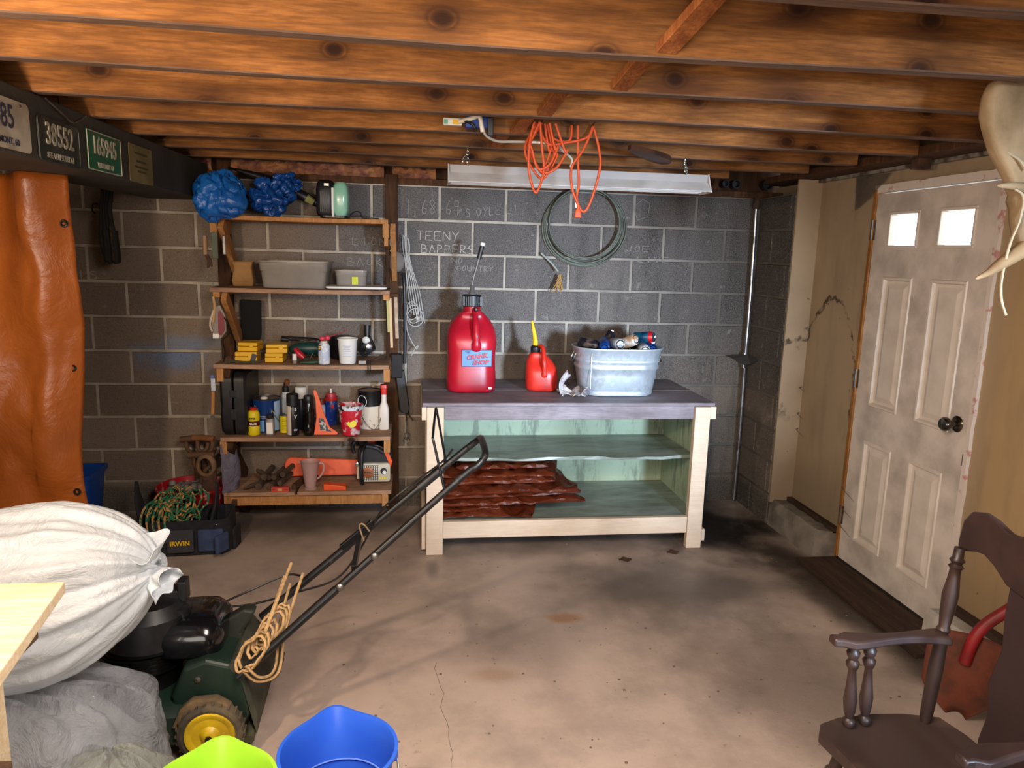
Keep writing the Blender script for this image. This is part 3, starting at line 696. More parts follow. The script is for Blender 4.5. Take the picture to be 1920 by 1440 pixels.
jl('SHOP', .031, lb, .018, -.025, bold=.0025, rot=R(3), shear=.3, sx=1.15); jl('SHOP', .031, mr, .0195, -.024, bold=.001, rot=R(3), shear=.3, sx=1.15)
MB().lathe([(.036, 0), (.036, .0006)], 24, FRONT(.024, -.1255, .228)).build('round_sticker', M_label, jug, local=True)
MB().box((0, 0, 0), (.018, .014, .001), FRONT(.10, -.1258, .035)).build('small_sticker', M_label, jug, local=True)
# ---------- small gas can
gc = thing('gas_can', 'small orange red gas can with a yellow spout standing on the workbench', 'fuel can', (2.015, -.395, .847), R(-8))
rings = []
for z, w, d, yo in ((0, .170, .16, 0), (.01, .186, .175, 0), (.08, .190, .18, 0), (.125, .186, .175, .0), (.16, .165, .14, .015), (.19, .13, .115, .02), (.215, .085, .085, .01), (.225, .06, .07, .0)):
    rings.append([(x-.0*z-(.03*max(0, z-.12)/.1), y+yo, z) for x, y in rrect(w, d, min(w, d)*.33, 5)])
MB().loft(rings).build('body', M_red2, gc, smooth=60, local=True, subsurf=1)
MB().tube(smooth([(-.03, .03, .225), (-.012, -.01, .262), (.004, -.055, .245), (.010, -.088, .18), (.014, -.088, .12), (.014, -.08, .09)], 4), [.012]*12+[.014]*5+[.018]*3+[.012], 12).build('handle', M_red2, gc, smooth=60, local=True)
MB().lathe([(.026, .218), (.029, .222), (.029, .252), (.018, .262)], 18, Matrix.Translation((-.04, .01, 0))).build('cap', M_black, gc, smooth=40, local=True)
MB().tube(smooth([(-.040, .01, .26), (-.046, .01, .31), (-.056, .01, .36), (-.066, .01, .405)], 4), [.017-.0009*k for k in range(13)], 8).build('spout', M_yellow, gc, smooth=40, local=True)
# ---------- newspaper
npm = pm('newsprint', 'c9c4c0', .85, 0, '9a8f92', 16, (.45, .6)); npr = thing('newspaper', 'crumpled colour newspaper pages between the small gas can and the metal tub', 'newspaper', (2.16, -.55, .847))
def sheet(fn, nu, nv): return MB().grid(fn, nu, nv)
sheet(lambda u, v: (2.09+.13*u+.012*math.sin(v*7), -.63+.12*v+.02*math.sin(u*5), .853+.03*abs(math.sin(u*6+v*3))*(.4+v)+.012*mnoise.noise((u*5, v*5, 1))), 14, 10).build('page', npm, npr, smooth=60, solid=.001)
sheet(lambda u, v: (2.095+.035*u+.03*v*v-.02*math.sin(v*3), -.60+.05*u, .855+.14*v*(1-.3*u)+.01*math.sin(u*9)), 8, 10).build('page', pm('newsprint_2', 'b5b0b4', .85, 0, '8a5e58', 13, (.5, .6)), npr, smooth=60, solid=.001)
sheet(lambda u, v: (2.15+.10*u, -.66+.08*v, .856+.055*u*abs(math.sin(v*4+1))+.01*math.sin(u*11)), 12, 8).build('page', pm('newsprint_3', 'bfb49c', .85, 0, '6c6a74', 13, (.5, .6)), npr, smooth=60, solid=.001)
# ---------- galvanised tub
tub = thing('metal_tub', 'ribbed galvanized metal tub full of empty drink cans on the workbench', 'tub', (2.44, -.475, .847))
def ring_t(w, d, z): return [(x, y, z) for x, y in rrect(w, d, min(w, d)*.46, 7)]
outer = [(0, .410, .250), (.004, .428, .268), (.018, .436, .276), (.026, .430, .270), (.034, .438, .278), (.115, .462, .302), (.150, .474, .314), (.158, .490, .330), (.168, .490, .330), (.176, .480, .320), (.188, .482, .322), (.196, .500, .338), (.208, .500, .338), (.214, .490, .328), (.262, .512, .350), (.268, .524, .362), (.275, .526, .364), (.277, .516, .354)]
inner = [(.268, .508, .346), (.012, .425, .265), (.011, .05, .03)]
MB().loft([ring_t(w, d, z) for z, w, d in outer+inner], (True, True)).build('body', M_galv, tub, smooth=50, local=True)
MB().tube([(x, y, .273) for x, y in rrect(.522, .36, .165, 8)], .0045, 6, True).build('rim', M_galv, tub, smooth=60, local=True)
for s_ in (-1, 1):
    MB().tube(smooth([(s_*.247, -.03, .235), (s_*.262, -.028, .20), (s_*.266, 0, .185), (s_*.262, .028, .20), (s_*.247, .03, .235)], 3), .004, 6).build('handle', M_steel, tub, smooth=60, local=True)
MB().b2((-.185, -.1500, .035), (-.183, -.1480, .25)).build('seam', M_galv, tub, local=True)
# ---------- drink cans in the tub
def can_mat(n, c, c2, am=(.45, .55)): return pm('can_'+n, c, .3, .3, c2, 14, am)
canm = [can_mat('teal', '0f4f66', '0a2a44'), can_mat('blue', '123f86', '0c2a5c'), can_mat('silver', 'b8bcc0', '7c8086'), can_mat('tan', 'b98f6a', 'd5ccc0'), can_mat('black', '1a1a1e', '5a4a40'), can_mat('red', 'a81c24', '0f3f6c')]
def make_can(mat, lidm, label, M):
    o = thing('drink_can', label, 'can', (0, 0, 0), 0, 'drink cans in the tub')
    W[o.name] = M; o.matrix_world = M
    MB().lathe([(.026, 0), (.031, .006), (.033, .012), (.033, .105), (.027, .118), (.0272, .121)], 20).build('can_body', mat, o, smooth=40, local=True)
    MB().lathe([(.0272, .1195), (.0280, .1225), (.0262, .1235), (.0248, .119), (.0, .119)], 20).build('can_lid', lidm, o, smooth=40, local=True)
    MB().lathe([(.026, .0005), (.024, -.003), (.020, -.001), (.014, .006), (.0, .009)], 20).build('can_base', M_chrome, o, smooth=40, local=True)
    MB().box((.006, 0, .1205), (.022, .012, .001)).build('pull_tab', M_chrome, o, local=True)
    return o
X0, Y0, Z0 = 2.44, -.475, .847
def cm(x, y, z, a, b):   # can base at point, axis yaw a, elevation b (deg)
    d = Vector((math.cos(R(a))*math.cos(R(b)), math.sin(R(a))*math.cos(R(b)), math.sin(R(b))))
    return along((x, y, z), Vector((x, y, z))+d)
def cc(x, y, z, a, b):
    d = Vector((math.cos(R(a))*math.cos(R(b)), math.sin(R(a))*math.cos(R(b)), math.sin(R(b)))); c = Vector((x, y, z+.016))-d*.061
    return cm(c.x, c.y, c.z, a, b)
cans = [(0, 'teal drink can with a red band lying on top of the pile at the right', cc(2.595, -.48, 1.158, -34, 7)),
 (2, 'silver drink can in the tub with its round base facing the room', cc(2.418, -.535, 1.126, 97, -4)),
 (3, 'tan and white drink can tilted in the middle of the tub', cc(2.487, -.53, 1.135, 125, -22)),
 (1, 'blue drink can lying front left of the middle in the tub', cc(2.348, -.53, 1.118, 78, 14)),
 (4, 'dark can with a silvery end at the far left of the tub', cc(2.270, -.49, 1.118, -32, -8)),
 (1, 'blue drink can deep between its neighbours at the left of the tub', cc(2.315, -.42, 1.100, 4, 0)),
 (4, 'black drink can standing at the back of the tub near the middle', cc(2.405, -.41, 1.125, 40, 62)),
 (2, 'silver can low at the front right of the tub', cc(2.572, -.555, 1.100, 84, 4)),
 (1, 'blue drink can low at the right end of the tub', cc(2.618, -.50, 1.100, 100, 3)),
 (4, 'dark brown can behind the tan can in the tub', cc(2.515, -.44, 1.115, 10, 6)),
 (2, 'pale can at the right back of the tub', cc(2.625, -.40, 1.115, -10, 5)),
 (0, 'teal can low in the centre of the pile', cc(2.455, -.46, 1.085, 0, 0))]
for k, l, M in cans: make_can(canm[k], M_chrome, l, M)
# red band on the topmost can
top = [o for o in bpy.data.objects if o.get('label', '').startswith('teal drink can with a red')][0]
MB().lathe([(.0334, .094), (.0334, .1052), (.0275, .1182)], 20, None, (False, False)).build('red_band', pm('band_red', 'b81c22', .3, .3), top, smooth=40, local=True)
for k in range(18):   # lower layers that carry them
    x = 2.262+.124*(k % 3); y = -.525+.095*((k//3) % 2)
    o = copy_tree(top if False else [q for q in bpy.data.objects if q.get('label', '').startswith('blue drink can low')][0], cm(x, y, .893+.0685*(k//6)+.004, 0, 0), 'drink can buried under others in the tub', 'drink cans buried in the tub')
# ============================================================ BACK WALL: hose coil, tassel
hc = thing('cable_coil', 'large grey green coil of cable hanging on the back wall above the workbench', 'cable', (2.31, -.04, 1.55))
for k in range(7):
    rx = .262-.006*k+random.uniform(-.006, .006); rz = .238+random.uniform(-.008, .006)-.004*k; cx = 2.315+random.uniform(-.012, .012); cz = 1.800+.008*k*.5+random.uniform(-.01, .008)
    pts = [(cx+rx*math.cos(2*PI*q/40), -.012-.008*k+.004*math.sin(q*.9+k), cz+rz*math.sin(2*PI*q/40)+(-.02 if q in range(26, 34) else 0)*.0) for q in range(40)]
    MB().tube(pts, .0058, 7, True).build('loop', pm('cable_grey', '5d6154', .55, 0, '474a40', 9), hc, smooth=60)
MB().tube(smooth([(2.05, -.03, 1.64), (2.11, -.05, 1.585), (2.155, -.07, 1.53)], 4), .007, 8).build('loose_end', pm('cable_end', '8c9088', .5), hc, smooth=60)
MB().tube([(2.315, -.001, 2.03), (2.315, -.075, 2.035), (2.315, -.08, 2.06)], .004, 6).build('nail', M_rust, hc)
ts = MB()
for k in range(26):
    a = random.uniform(-.5, .35); L = random.uniform(.06, .115)
    ts.tube(smooth([(2.168, -.075, 1.515), (2.165+.012*random.uniform(-1, 1), -.075+random.uniform(-.015, .015), 1.49), (2.165+a*L, -.075+random.uniform(-.03, .02), 1.515-L)], 3), .0028, 4)
single(ts, 'frayed_rope_end', pm('straw_fibre', '9a7a48', .9), 'frayed straw coloured rope end hanging under the cable coil', 'rope')

# ============================================================ SHELF UNIT
sh = thing('shelf_unit', 'open wooden wall shelves with five boards held by studs and braces', 'shelf', (.65, -.2, 0))
SZ = {1: 1.800, 2: 1.410, 3: .985, 4: .565, 5: .236}
for k, (x0, x1) in {1: (.185, 1.115), 2: (.165, 1.135), 3: (.165, 1.130), 4: (.185, 1.135)}.items():
    z = SZ[k]; rings = []
    for q in range(13):
        x = x0+(x1-x0)*q/12; s_ = -.004*math.sin(PI*q/12)
        rings.append([(x, -.385, z-.024+s_), (x, -.385, z+s_), (x, -.012, z+s_), (x, -.012, z-.024+s_)])
    MB().loft(rings).build('shelf_board', M_plank if k != 1 else M_edge, sh, bevel=.002, seg=1)
for a, b in ((.19, .585), (.600, 1.14)):
    MB().b2((a, -.385, .214), (b, -.012, .236)).build('shelf_board', M_plank, sh, bevel=.002, seg=1)
MB().b2((.215, -.36, .150), (1.12, -.335, .212)).build('front_cleat', M_edge, sh, bevel=.002)
MB().b2((.20, -.05, 1.85), (1.10, -.012, 1.90)).build('back_cleat', M_stud, sh) if False else None
for x in (.13, 1.10):     # wall studs
    MB().b2((x, -.055, .0), (x+.075, -.012, 2.02 if x < 1 else 2.075)).build('stud', M_stud if x > 1 else M_stud, sh, bevel=.003)
for k, z in SZ.items():   # arms under every board, end grain to the room, and knee braces to the studs
    zt = z-.0245; hh = .095 if k != 2 else .05
    for x in ((.180, 1.098) if k != 5 else (.188, 1.085)):
        if k == 2 and x > 1: zt2 = zt
        MB().b2((x, -.378, zt-hh+.02), (x+.036, -.058, zt)).build('arm', M_edge, sh, bevel=.002)
        if x < 1 or k in (1,):
            MB().bar((x+.055, -.36, zt-.02), (x+.055, -.045, zt-.30 if k not in (5,) else .03), .03, .07, (0, 1, 0)).build('brace', M_edge if k < 3 else M_stud, sh, bevel=.002)
MB().b2((1.106, -.386, 1.655), (1.128, -.36, 1.80)).build('front_post', M_edge, sh, bevel=.002)
MB().b2((1.112, -.30, 1.42), (1.132, -.27, 1.78)).build('front_post', M_stud, sh, bevel=.002)
# ------------------------------------------------ top shelf
def bag(c, r, seed, nu=40, nv=26, amp=.16, fr=1.5):
    def fn(u, v):
        a = 2*PI*u; b = -PI/2+PI*(.02+.96*v); d = Vector((math.cos(b)*math.cos(a), math.cos(b)*math.sin(a), math.sin(b)))
        n1 = mnoise.noise(d*1.2+Vector((seed, 0, 0))); n2 = min(.22, abs(mnoise.noise(Vector((d.x*1.7, d.y*1.7, d.z*1.1))*fr+Vector((0, seed, 0)))))/.22; n3 = min(.3, abs(mnoise.noise(Vector((d.x*3.5+seed, d.y*3.5, d.z*1.8)))))/.3
        k = 1+amp*n1-amp*.9*(1-n2)**1.5-amp*.28*(1-n3)
        return (c[0]+r[0]*d.x*k, c[1]+r[1]*d.y*k, c[2]+r[2]*d.z*k)
    return MB().grid(fn, nu, nv, cu=True)
b1 = thing('blue_plastic_bag', 'round blue plastic bag bulging over the left end of the top shelf', 'bag', (.26, -.3, 1.80))
bag((.250, -.40, 1.893), (.148, .13, .138), 3, 70, 46, amp=.24).build('bag_body', M_bluebag, b1, smooth=70)
b2 = thing('blue_plastic_bag', 'darker blue crumpled plastic bag on the top shelf right of the round one', 'bag', (.49, -.27, 1.80))
M_bb2 = mat_tarp('blue_tarp', '1a52a6', '123c7c', 9, .25)
bag((.490, -.30, 1.905), (.125, .11, .100), 12, 70, 46, amp=.42).build('bag_body', M_bb2, b2, smooth=70)
bag((.55, -.24, 1.985), (.085, .06, .055), 5, 50, 30, amp=.55).build('bag_top', M_bb2, b2, smooth=70)
um = thing('black_umbrella', 'folded black umbrella leaning behind the blue bags on the top shelf', 'umbrella', (.6, -.12, 1.8))
MB().tube([(.28, -.14, 2.055), (.38, -.14, 2.03), (.50, -.13, 1.99), (.64, -.12, 1.925), (.76, -.12, 1.87), (.88, -.12, 1.822)], [.010, .020, .032, .030, .022, .014], 9).build('canopy', M_black, um, smooth=40)
MB().tube([(.66, -.165, 1.915), (.70, -.16, 1.89)], [.024, .02], 8).build('strap', pm('olive_strap', '8a8a52', .7), um, smooth=40)
MB().tube([(.235, -.14, 2.065), (.285, -.14, 2.055)], .007, 8).build('tip', M_chrome, um, smooth=40)
to = thing('toaster', 'black and mint green toaster with its cord on the top shelf', 'toaster', (.833, -.28, 1.801))
def tr(w, d, r): return [(x, y) for x, y in rrect(w, d, r, 4)]
MB().loft([[(x-.045, y, z) for x, y in tr(w, d, .03)] for z, w, d in ((.012, .088, .17), (.03, .100, .19), (.15, .100, .19), (.185, .092, .17), (.200, .07, .14))]).build('body', M_black, to, smooth=45, local=True)
M_mint = pm('mint_enamel', '8fc7b0', .25, coat=.4)
MB().loft([[(x+.036, y, z) for x, y in tr(w, d, .025)] for z, w, d in ((.014, .060, .165), (.04, .078, .19), (.12, .084, .195), (.17, .076, .185), (.192, .055, .15))]).build('side_panel', M_mint, to, smooth=45, local=True)
MB().loft([[(x-.004, y, z) for x, y in tr(.014, d, .006)] for z, d in ((.005, .18), (.05, .197), (.16, .193))]).build('trim_band', M_white, to, smooth=45, local=True)
sl = MB(); [sl.b2((-.070+.011*k, -.100, .03), (-.066+.011*k, -.097, .14)) for k in range(4)]; sl.build('vents', pm('vent_grey', '2e2e30', .5), to, local=True)
MB().b2((-.05, -.102, .165), (-.02, -.094, .185)).build('lever', M_chrome, to, bevel=.003, local=True)
MB().tube(smooth([(.08, .0, .02), (.11, -.02, .04), (.14, -.03, .035), (.15, -.02, .008), (.20, -.03, .006), (.24, -.02, .006)], 4), .0035, 6).build('cord', M_black, to, smooth=60, local=True)
MB().loft([[(x, y, z) for x, y in tr(.15, .18, .03)] for z in (0, .012)]).build('base', M_black, to, local=True)
# ------------------------------------------------ second shelf
pb = MB(); rings = []
for j, (z, w, d) in enumerate(((0, .11, .075), (.03, .125, .085), (.07, .108, .075), (.105, .10, .07), (.135, .12, .08), (.137, .108, .07), (.11, .085, .055))):
    rings.append([(.302+x+.007*mnoise.noise((x*40, j, 1)), -.17+y+.006*mnoise.noise((y*40, j, 5)), 1.411+z+.008*mnoise.noise((x*30, y*30, j))*(j > 3)) for x, y in rrect(w, d, .012, 3)])
single(pb.loft(rings), 'paper_bag', pm('kraft_paper', 'a57d4c', .85, 0, '8c6638', 8, bump=.5, bs=20), 'small open brown paper bag on the second shelf', 'bag', smooth=25)
def tote(name, label, c, w, d, h, mat, flare=1.12, th=.006, stuff=None):
    o = thing(name, label, 'container', c)
    rr = lambda s, z: [(x, y, z) for x, y in rrect(w*s, d*s, .03, 3)]
    f = flare
    MB().loft([rr(1, 0), rr(1.02, .008), rr((1+f)/2, h*.60), rr((1+f)/2+.03, h*.63), rr(f, h-.010), rr(f+.05, h-.008), rr(f+.05, h), rr(f-.02, h), rr(.97, .010)], (True, True)).build('tub_body', mat, o, smooth=40, local=True)
    return o
o = tote('clear_plastic_tote', 'long cloudy plastic tote on the second shelf', (.605, -.215, 1.411), .335, .25, .150, M_clear)
cs = MB()
for k in range(26): cs.ball((random.uniform(-.14, .14), random.uniform(-.10, .10), .02+random.uniform(0, .02)), (.02, .018, .012), 6)
cs.build('contents', pm('mixed_oddments', '8a4a48', .7, 0, '5a5048', 20), o, smooth=50, local=True)['kind'] = 'stuff'
tag(MB().loft([[(x, y, z) for x, y in rrect(w, d, .02, 3)] for z, w, d in ((0, .30, .22), (.006, .335, .25), (.016, .34, .255))]).build('white_tray', M_white, thing('plastic_tray', 'flat white plastic tray under the small food container', 'tray', (.950, -.255, 1.411)), smooth=30, local=True))
o = tote('food_container', 'small clear food container with a yellow note on the white tray', (.915, -.225, 1.4275), .165, .13, .088, M_clear, 1.08)
MB().b2((.005, -.0725, .008), (.040, -.0705, .052)).build('paper_note', pm('sticky_note', 'c8cf3a', .7), o, local=True)
MB().b2((-.075, -.055, .012), (.06, .055, .022)).build('contents', pm('brown_scraps', '7a5a44', .8), o, bevel=.004, local=True)
# ------------------------------------------------ third shelf
z3 = .9855
def ybox(label, c, w, d, h, rz=0):
    o = thing('yellow_case', label, 'case', c, R(rz), 'yellow plastic bit cases')
    MB().box((0, 0, h*.27), (w, d, h*.54)).build('case_base', M_yellow, o, bevel=.004, local=True)
    MB().box((0, 0, h*.79), (w*.985, d*.985, h*.40)).build('case_lid', M_yellow, o, bevel=.004, local=True)
    MB().b2((w*.1, -d/2-.003, h*.35), (w*.3, -d/2, h*.75)).build('latch', M_yellow, o.children[1], bevel=.001, local=True)
    return o
a = ybox('lower left yellow case with a dark label on the third shelf', (.325, -.255, z3), .120, .15, .062, 4)
MB().box((0, 0, 0), (.026, .055, .002), FRONT(.040, -.0790, .025) @ Matrix.Rotation(R(-18), 4, 'Z')).build('dark_label', pm('dark_sticker', '2a2440', .4), a, local=True)
ybox('upper left yellow case stacked on the labelled one', (.340, -.245, z3+.0632), .108, .13, .050, -3)
ybox('lower yellow case of the right hand pair on the third shelf', (.478, -.235, z3), .100, .14, .052, 0)
ybox('upper yellow case of the right hand pair on the third shelf', (.485, -.225, z3+.0525), .118, .13, .048, 6)
tl = thing('hand_clamp', 'small grey green hand clamp lying at the left end of the third shelf', 'clamp', (.29, -.34, z3))
MB().tube(smooth([(.24, -.345, z3+.006), (.28, -.352, z3+.012), (.33, -.352, z3+.008), (.385, -.33, z3+.008), (.41, -.31, z3+.008)], 4), .006, 6).build('jaw', pm('green_grey_metal', '5a6450', .5, .4), tl, smooth=50)
dr = thing('power_drill', 'dark green power drill lying on the third shelf behind the red pliers', 'drill', (.62, -.2, z3))
MB().loft([[(x, -.19+r*math.cos(2*PI*k/14), z3+.062+dz+r*math.sin(2*PI*k/14)) for k in range(14)] for x, r, dz in ((.545, .012, 0), (.56, .026, 0), (.60, .036, .004), (.68, .040, .006), (.72, .034, .004), (.725, .02, 0))]).build('motor_body', pm('drill_green', '173f3a', .4), dr, smooth=50)
MB().tube([(.52, -.19, z3+.062), (.553, -.19, z3+.062)], [.007, .014], 10).build('chuck', M_steel, dr, smooth=50)
MB().tube([(.70, -.19, z3+.05), (.735, -.20, z3+.012)], [.020, .019], 10).build('handle', M_black, dr, smooth=50)
MB().tube(smooth([(.735, -.20, z3+.02), (.72, -.12, z3+.10), (.66, -.1, z3+.115), (.56, -.1, z3+.12), (.50, -.12, z3+.125)], 4), .006, 6).build('cord', M_black, dr, smooth=50)
hl = thing('head_lamp', 'small dark head lamp with a strap resting on the yellow cases', 'lamp', (.53, -.15, z3+.1))
MB().tube([(.505, -.21, z3+.125), (.545, -.20, z3+.118)], [.018, .014], 10).build('lamp_head', M_black, hl, smooth=50)
MB().tube(smooth([(.54, -.2, z3+.118), (.60, -.14, z3+.108), (.66, -.14, z3+.11)], 4), .005, 6).build('strap', M_black, hl, smooth=50)
pl = thing('red_pliers', 'red handled pliers on the third shelf left of the white spray can', 'pliers', (.64, -.33, z3))
MB().tube([(.600, -.33, z3+.085), (.625, -.335, z3+.055), (.650, -.34, z3+.032)], [.012, .020, .014], 8).build('grip', M_red, pl, smooth=50)
MB().tube([(.650, -.34, z3+.030), (.685, -.345, z3+.022), (.70, -.345, z3+.06)], [.010, .008, .004], 8).build('jaws', M_steel, pl, smooth=50)
MB().tube([(.63, -.35, z3+.008), (.70, -.35, z3+.009), (.74, -.335, z3+.009)], [.006, .011, .006], 8).build('lower_grip', pm('green_grip', '2e4a30', .5), pl, smooth=50)
jr = thing('glass_jar', 'tiny glass vial with a white label on the third shelf', 'jar', (.600, -.345, z3))
MB().lathe([(.010, 0), (.012, .003), (.012, .02)], 12).build('vial', M_clear, jr, smooth=40, local=True); MB().lathe([(.0125, .02), (.0125, .056), (.0, .057)], 12).build('cap', M_label, jr, smooth=40, local=True)
def spray(name, label, x, y, z, r, h, body, capm, caph=.045, capr=None, lbl=None, shoulder=True):
    o = thing(name, label, 'can' if 'can' in name else 'bottle', (x, y, z)); capr = capr or r*.96
    MB().lathe([(r*.93, 0), (r, .004), (r, h-caph-.018), (r*.82, h-caph-.004), (r*.6, h-caph)], 20).build('can_body', body, o, smooth=40, local=True)
    MB().lathe([(r*.85, .0), (r*.94, -.0)], 20) if False else None
    MB().lathe([(capr, h-caph-.006), (capr, h-.004), (capr*.9, h), (0, h+.0005)], 20).build('cap', capm, o, smooth=40, local=True)
    if lbl:
        lz0, lz1, a0, a1, lm = lbl; n = 10
        vs = []
        for zz in (lz0, lz1):
            for k in range(n+1):
                a = R(a0+(a1-a0)*k/n); vs.append(((r+.0006)*math.cos(a), (r+.0006)*math.sin(a), zz))
        MB().add(vs, [(k, k+1, n+2+k, n+1+k) for k in range(n)]).build('label', lm, o, smooth=40, local=True)
    return o
M_beigep = pm('beige_plastic', 'cfc3b4', .4); M_greyp = pm('light_blue_print', 'b9c6dc', .5, 0, 'e4e2de', 60, (.5, .58))
w = spray('spray_can', 'white spray can with small yellow emblem on the third shelf', .764, -.345, z3, .032, .132, M_greyp, M_beigep, .012, .020)
MB().box((0, 0, 0), (.018, .030, .0015), FRONT(-.020, -.0275, .095) @ Matrix.Rotation(R(0), 4, 'Z')).build('emblem', M_black, w, local=True)
MB().box((0, 0, 0), (.011, .017, .001), FRONT(-.020, -.0288, .096)).build('emblem', M_yellow, w, local=True)
text('W', .013, M_black, w, W[w.name] @ FRONT(-.020, -.0296, .096), bold=.0006)
st = thing('spray_nozzle', 'pink plastic nozzle with a long red straw above the white spray can', 'nozzle', (.78, -.34, z3+.13))
pk = pm('pink_plastic', 'd8405c', .4)
MB().ball((.755, -.345, z3+.146), (.018, .014, .012), 10).ball((.785, -.345, z3+.150), (.016, .014, .014), 10).build('nozzle', pk, st, smooth=50)
MB().tube([(.795, -.345, z3+.155), (.855, -.33, z3+.178), (.895, -.32, z3+.190)], .0022, 6).build('straw', pm('red_straw', 'a8324a', .4), st)
bk = thing('white_pail', 'white plastic pail with faint blue print on the third shelf', 'pail', (.892, -.310, z3))
MB().lathe([(.044, 0), (.046, .003), (.055, .138), (.059, .139), (.059, .146), (.053, .146), (.043, .006), (0, .005)], 28).build('pail_body', M_white, bk, smooth=40, local=True)
for q in range(7):
    MB().box((0, 0, 0), (.045-.006*(q % 3), .0022, .0006), FRONT(0, -.0500-.0008*q*.9, .045+.010*q)).build('print_line', pm('faint_print', '8f9cc4', .6), bk, local=True)
single(MB().lathe([(.055, .0), (.06, .01), (.06, .05), (.05, .06), (0, .062)], 20, Matrix.Translation((.845, -.10, z3)) @ Matrix.Diagonal((1.35, 1, 2.2, 1))), 'black_pot', M_black, 'black lidded pot at the back of the third shelf behind the white pail', 'pot', smooth=40)
wl = thing('clamp_lamp', 'hanging work lamp with black handle and round white lens on the third shelf', 'lamp', (.995, -.1, z3))
MB().tube([(.990, -.10, z3+.125), (.990, -.085, z3+.195)], [.017, .021], 12).build('handle', M_black, wl, smooth=50)
MB().lathe([(.012, -.012), (.036, -.004), (.040, .012), (.030, .02), (0, .022)], 16, FRONT(.990, -.12, z3+.070)).build('reflector', M_chrome, wl, smooth=50)
MB().lathe([(.0, .026), (.014, .024), (.022, .016), (.020, .002)], 16, FRONT(.985, -.12, z3+.112)).build('lens', M_white, wl, smooth=50)
for k in range(4):
    MB().tube(smooth([(.955+.01*k, -.12, z3+.12), (.945+.012*k, -.15, z3+.05), (.98, -.17, z3+.02+.01*k), (1.02+.006*k, -.14, z3+.06), (1.01, -.11, z3+.13)], 4), .0042, 6).build('cord', M_black, wl, smooth=50)
mc = thing('metal_clamp', 'dull metal bench clamp with a sliding bar at the right end of the third shelf', 'clamp', (1.02, -.3, z3))
MB().b2((.955, -.36, z3), (1.0, -.32, z3+.022)).build('block', M_steel, mc, bevel=.003)
MB().bar((1.00, -.345, z3+.008), (1.105, -.24, z3+.04), .010, .008).build('bar', M_rust, mc)
MB().bar((1.075, -.27, z3+.042), (1.11, -.30, z3+.030), .012, .010).build('handle', M_steel, mc)
MB().tube([(1.01, -.37, z3+.03), (1.012, -.392, z3+.0), (1.012, -.396, z3-.04)], .003, 6).build('prong', M_blackm, mc); MB().tube([(1.022, -.37, z3+.03), (1.024, -.392, z3+.0), (1.024, -.396, z3-.035)], .003, 6).build('prong', M_blackm, mc)
# ------------------------------------------------ fourth shelf
z4 = .5655
kc = thing('black_tool_case', 'large black hard tool case standing on end at the left of the fourth shelf', 'case', (.265, -.2, z4))
for yy0, yy1, sc_ in ((0, 1, 1),):
    for s_, nm in ((-1, 'case_half'), (1, 'case_half')):
        rings = []
        for t_, q in ((0, 1), (.78, 1), (1, .93)):
            x = .262+s_*(.006+.066*t_)
            rings.append([(x, -.205+p*q, z4+.186+r_*q) for p, r_ in rrect(.335, .365, .05, 5)])
        MB().loft(rings).build(nm, M_black, kc, smooth=35)
MB().b2((.245, -.377, z4+.10), (.280, -.371, z4+.16)).build('latch', M_black, kc, bevel=.002); MB().b2((.245, -.377, z4+.23), (.280, -.371, z4+.27)).build('latch', M_black, kc, bevel=.002)
pc = thing('paint_can', 'dark blue metal paint can with a dried lid on the fourth shelf', 'paint can', (.405, -.19, z4))
MB().lathe([(.082, 0), (.083, .004), (.081, .006), (.081, .182), (.084, .186), (.084, .192), (.080, .193), (.076, .188)], 32).build('can_body', M_navy, pc, smooth=40, local=True)
MB().lathe([(.083, .186), (.085, .192), (.079, .194), (.077, .189), (.0, .190)], 32).build('lid', M_steel, pc, smooth=40, local=True); MB().ball((-.005, -.03, .195), (.022, .016, .010), 12).build('paint_blob', M_white, pc, smooth=60, local=True)
MB().lathe([(.012, 0), (.012, .008), (0, .009)], 14, axes((.045, -.068, .125), (.83, .55, 0), (0, 0, 1), (.55, -.83, 0))).build('handle_boss', M_chrome, pc, smooth=40, local=True)
MB().tube(smooth([(.05, -.074, .125), (.075, -.075, .08), (.098, -.03, .03), (.10, .02, .02)], 4), .0022, 6).build('wire_handle', M_steel, pc, smooth=60, local=True)
lv = []
for zz in (.005, .180):
    for k in range(8): a = R(-48+5*k); lv.append((.0816*math.cos(a), .0816*math.sin(a), zz))
MB().add(lv, [(k, k+1, 9+k, 8+k) for k in range(7)]).build('paper_label', pm('pale_blue_label', 'a9c4e2', .5), pc, smooth=40, local=True)
lv = []
for zz in (.005, .07):
    for k in range(8): a = R(-112+3.2*k); lv.append((.0816*math.cos(a), .0816*math.sin(a), zz))
MB().add(lv, [(k, k+1, 9+k, 8+k) for k in range(7)]).build('paper_label', pm('sky_label', '6fa3d8', .5), pc, smooth=40, local=True)
M_wt = pm('white_ink', 'd8dce4', .5)
for tx, sz, dx, dz in (('A', .026, -.052, .150), ('HOME', .009, -.042, .137), ('INTERIOR', .010, .0, .095), ('GLOSS', .010, .0, .084)):
    yy = -math.sqrt(.0816**2-dx*dx)-.001; text(tx, sz, M_wt, pc, W[pc.name] @ Matrix.Translation((dx, yy, dz)) @ Matrix.Rotation(math.atan2(dx, -yy), 4, 'Z') @ FRONT(0, 0, 0))
gb = thing('glue_bottle', 'yellow squeeze bottle with a red cap at the front of the fourth shelf', 'bottle', (.357, -.315, z4))
MB().lathe([(.031, 0), (.034, .004), (.034, .05), (.0325, .055), (.0325, .085), (.034, .09), (.034, .122), (.028, .138), (.018, .145)], 20).build('bottle_body', M_yelw, gb, smooth=40, local=True)
